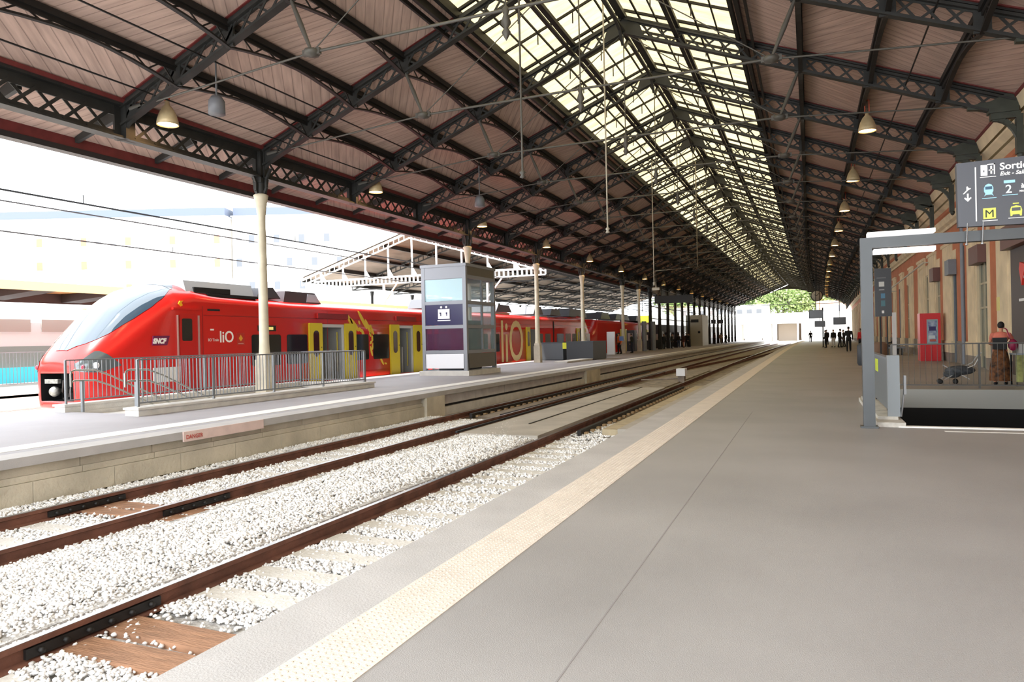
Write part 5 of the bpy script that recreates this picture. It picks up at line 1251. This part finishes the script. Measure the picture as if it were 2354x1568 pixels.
MB().box(-75,55,228,240,4.4,6.6).build('deck',bc,br); MB().box(-75,55,227.8,228,6.6,7.5).build('parapet',bc,br)
for x,w in ((-36,6),(-21,3),(-12,2.4),(6,14),(30,20)): MB().box(x-w/2,x+w/2,229,239,-.9,4.4).build('pier',bc,br)
MB().box(-9,-3.6,236,237,-.9,4.4).build('abutment_wall',mat('abutment_tan','#a89a8c',.8),br)
bw=thing('low_white_building','low white building with row of windows behind the bridge','building',(-24,246,0))
MB().box(-42,-12,246,256,0,11).build('walls',wc,bw)
for k in range(9): MB().box(-40+3*k,-38.4+3*k,245.9,246.05,8.2,9.6).build('window',wn3,bw)
bo=thing('pink_building','pale pink building behind the bridge at right','building',(12,246,0))
MB().box(2,26,246,258,0,11.5).build('walls',mat('pink_wall','#e3b69c',.8),bo)
for k in range(6): MB().box(4+3.5*k,5.4+3.5*k,245.9,246.05,8,10).build('window',wn1,bo)
leafm=[mat('spring_leaf_%d'%i,c,.7) for i,c in enumerate(('#8fa566','#a6b97c','#76904f'))]
def tree(x,y,h,r,lab,seed,mi):
    t=thing('tree',lab,'tree',(x,y,0),group=None); rg=np.random.default_rng(seed)
    MB().tube([(x,y,-.9),(x,y,h*.5),(x+.4,y,h*.75)],[.45,.35,.15],8).tube([(x,y,h*.45),(x+r*.5,y,h*.75)],[.2,.08],6).tube([(x,y,h*.4),(x-r*.5,y,h*.72)],[.2,.08],6).build('trunk',mat('bark','#5b4c3f',.9),t)
    cl=rg.normal(size=(16,3)); cl/=np.linalg.norm(cl,axis=1)[:,None]; cl*=rg.uniform(.3,.75,(16,1))*r; cl[:,2]*=.7
    n=3200; c=cl[rg.integers(0,16,n)]+rg.normal(size=(n,3))*r*.2+np.array([0,0,h*.72])
    a=rg.normal(size=(n,3));a/=np.linalg.norm(a,axis=1)[:,None]; b=np.cross(a,rg.normal(size=(n,3)));b/=np.linalg.norm(b,axis=1)[:,None]
    s=rg.uniform(.25,.5,(n,1)); V=np.stack([c+a*s,c+b*s,c-a*s,c-b*s],1).reshape(-1,3)
    me=bpy.data.meshes.new('foliage'); me.from_pydata(V.tolist(),[],[(4*i,4*i+1,4*i+2,4*i+3) for i in range(n)]); me.materials.append(leafm[mi])
    ob('foliage',me,t)
tl=[(-8,252,17,9),(6,254,18,9),(-26,256,17,8),(18,256,17,8),(-34,262,20,8),(-22,268,24,9),(-10,262,23,9),(0,270,26,9),(10,262,24,9),(21,268,22,8),(-16,280,28,10),(5,284,30,10),(-3,258,18,6),(31,270,20,8),(-46,270,19,8)]
nm=['low and wide just behind the bridge, left of centre','low and wide just behind the bridge, right of centre','low and wide behind the white building','low and wide beside the pink building','at the far left of the row behind the bridge','second from the left behind the bridge','left of centre behind the bridge','in the centre behind the bridge','right of centre behind the bridge','at the right behind the bridge','tall, rising left at the back of the row','tallest, rising right at the back of the row','small, in front of the centre of the row','at the far right behind the pink building','leftmost, partly behind the low white building']
for i,(x,y,h,r) in enumerate(tl): tree(x,y,h,r,'spring green tree '+nm[i],i,i%3)
# ================================================================ camera, light, world
W,H,F_,roll,VP=2354,1568,1640.0,.022,(1862,765)
cxp,cyp=W/2,H/2; hy_=VP[1]+roll*(VP[0]-cxp); pitch=-math.atan((cyp-hy_)/F_)
fwd=Vector((-math.sin(th)*math.cos(pitch),math.cos(th)*math.cos(pitch),math.sin(pitch))); r0=Vector((math.cos(th),math.sin(th),0)); u0=r0.cross(fwd)
a=math.atan(roll); R=r0*math.cos(a)-u0*math.sin(a); U=r0*math.sin(a)+u0*math.cos(a)
cam=bpy.data.cameras.new('camera'); cam.sensor_fit='HORIZONTAL'; cam.sensor_width=36; cam.lens=F_/W*36; cam.clip_end=900; cam.clip_start=.05
co=bpy.data.objects.new('camera',cam); COL.objects.link(co)
M=Matrix(((R.x,U.x,-fwd.x,0),(R.y,U.y,-fwd.y,0),(R.z,U.z,-fwd.z,1.45),(0,0,0,1))); co.matrix_world=M; SC.camera=co
sun=bpy.data.lights.new('sun','SUN'); sun.energy=2.6; sun.angle=math.radians(1.5); sun.color=(1,.95,.87)
so=bpy.data.objects.new('sun',sun); COL.objects.link(so); d=Vector((.14,.25,-.95)); so.rotation_euler=d.to_track_quat('-Z','Y').to_euler(); so.location=(-40,-60,80)
w=bpy.data.worlds.new('world'); SC.world=w; w.use_nodes=True; bgn=w.node_tree.nodes['Background']; bgn.inputs['Color'].default_value=(.90,.95,1,1); bgn.inputs['Strength'].default_value=1.9
SC.view_settings.view_transform='Standard'; SC.view_settings.look='None'; SC.view_settings.gamma=1; SC.view_settings.use_curve_mapping=False; SC.view_settings.exposure=1.75
SC.cycles.use_denoising=True; SC.cycles.max_bounces=8; SC.cycles.diffuse_bounces=3; SC.cycles.transparent_max_bounces=12; SC.cycles.caustics_reflective=False; SC.cycles.caustics_refractive=False; SC.cycles.sample_clamp_indirect=8
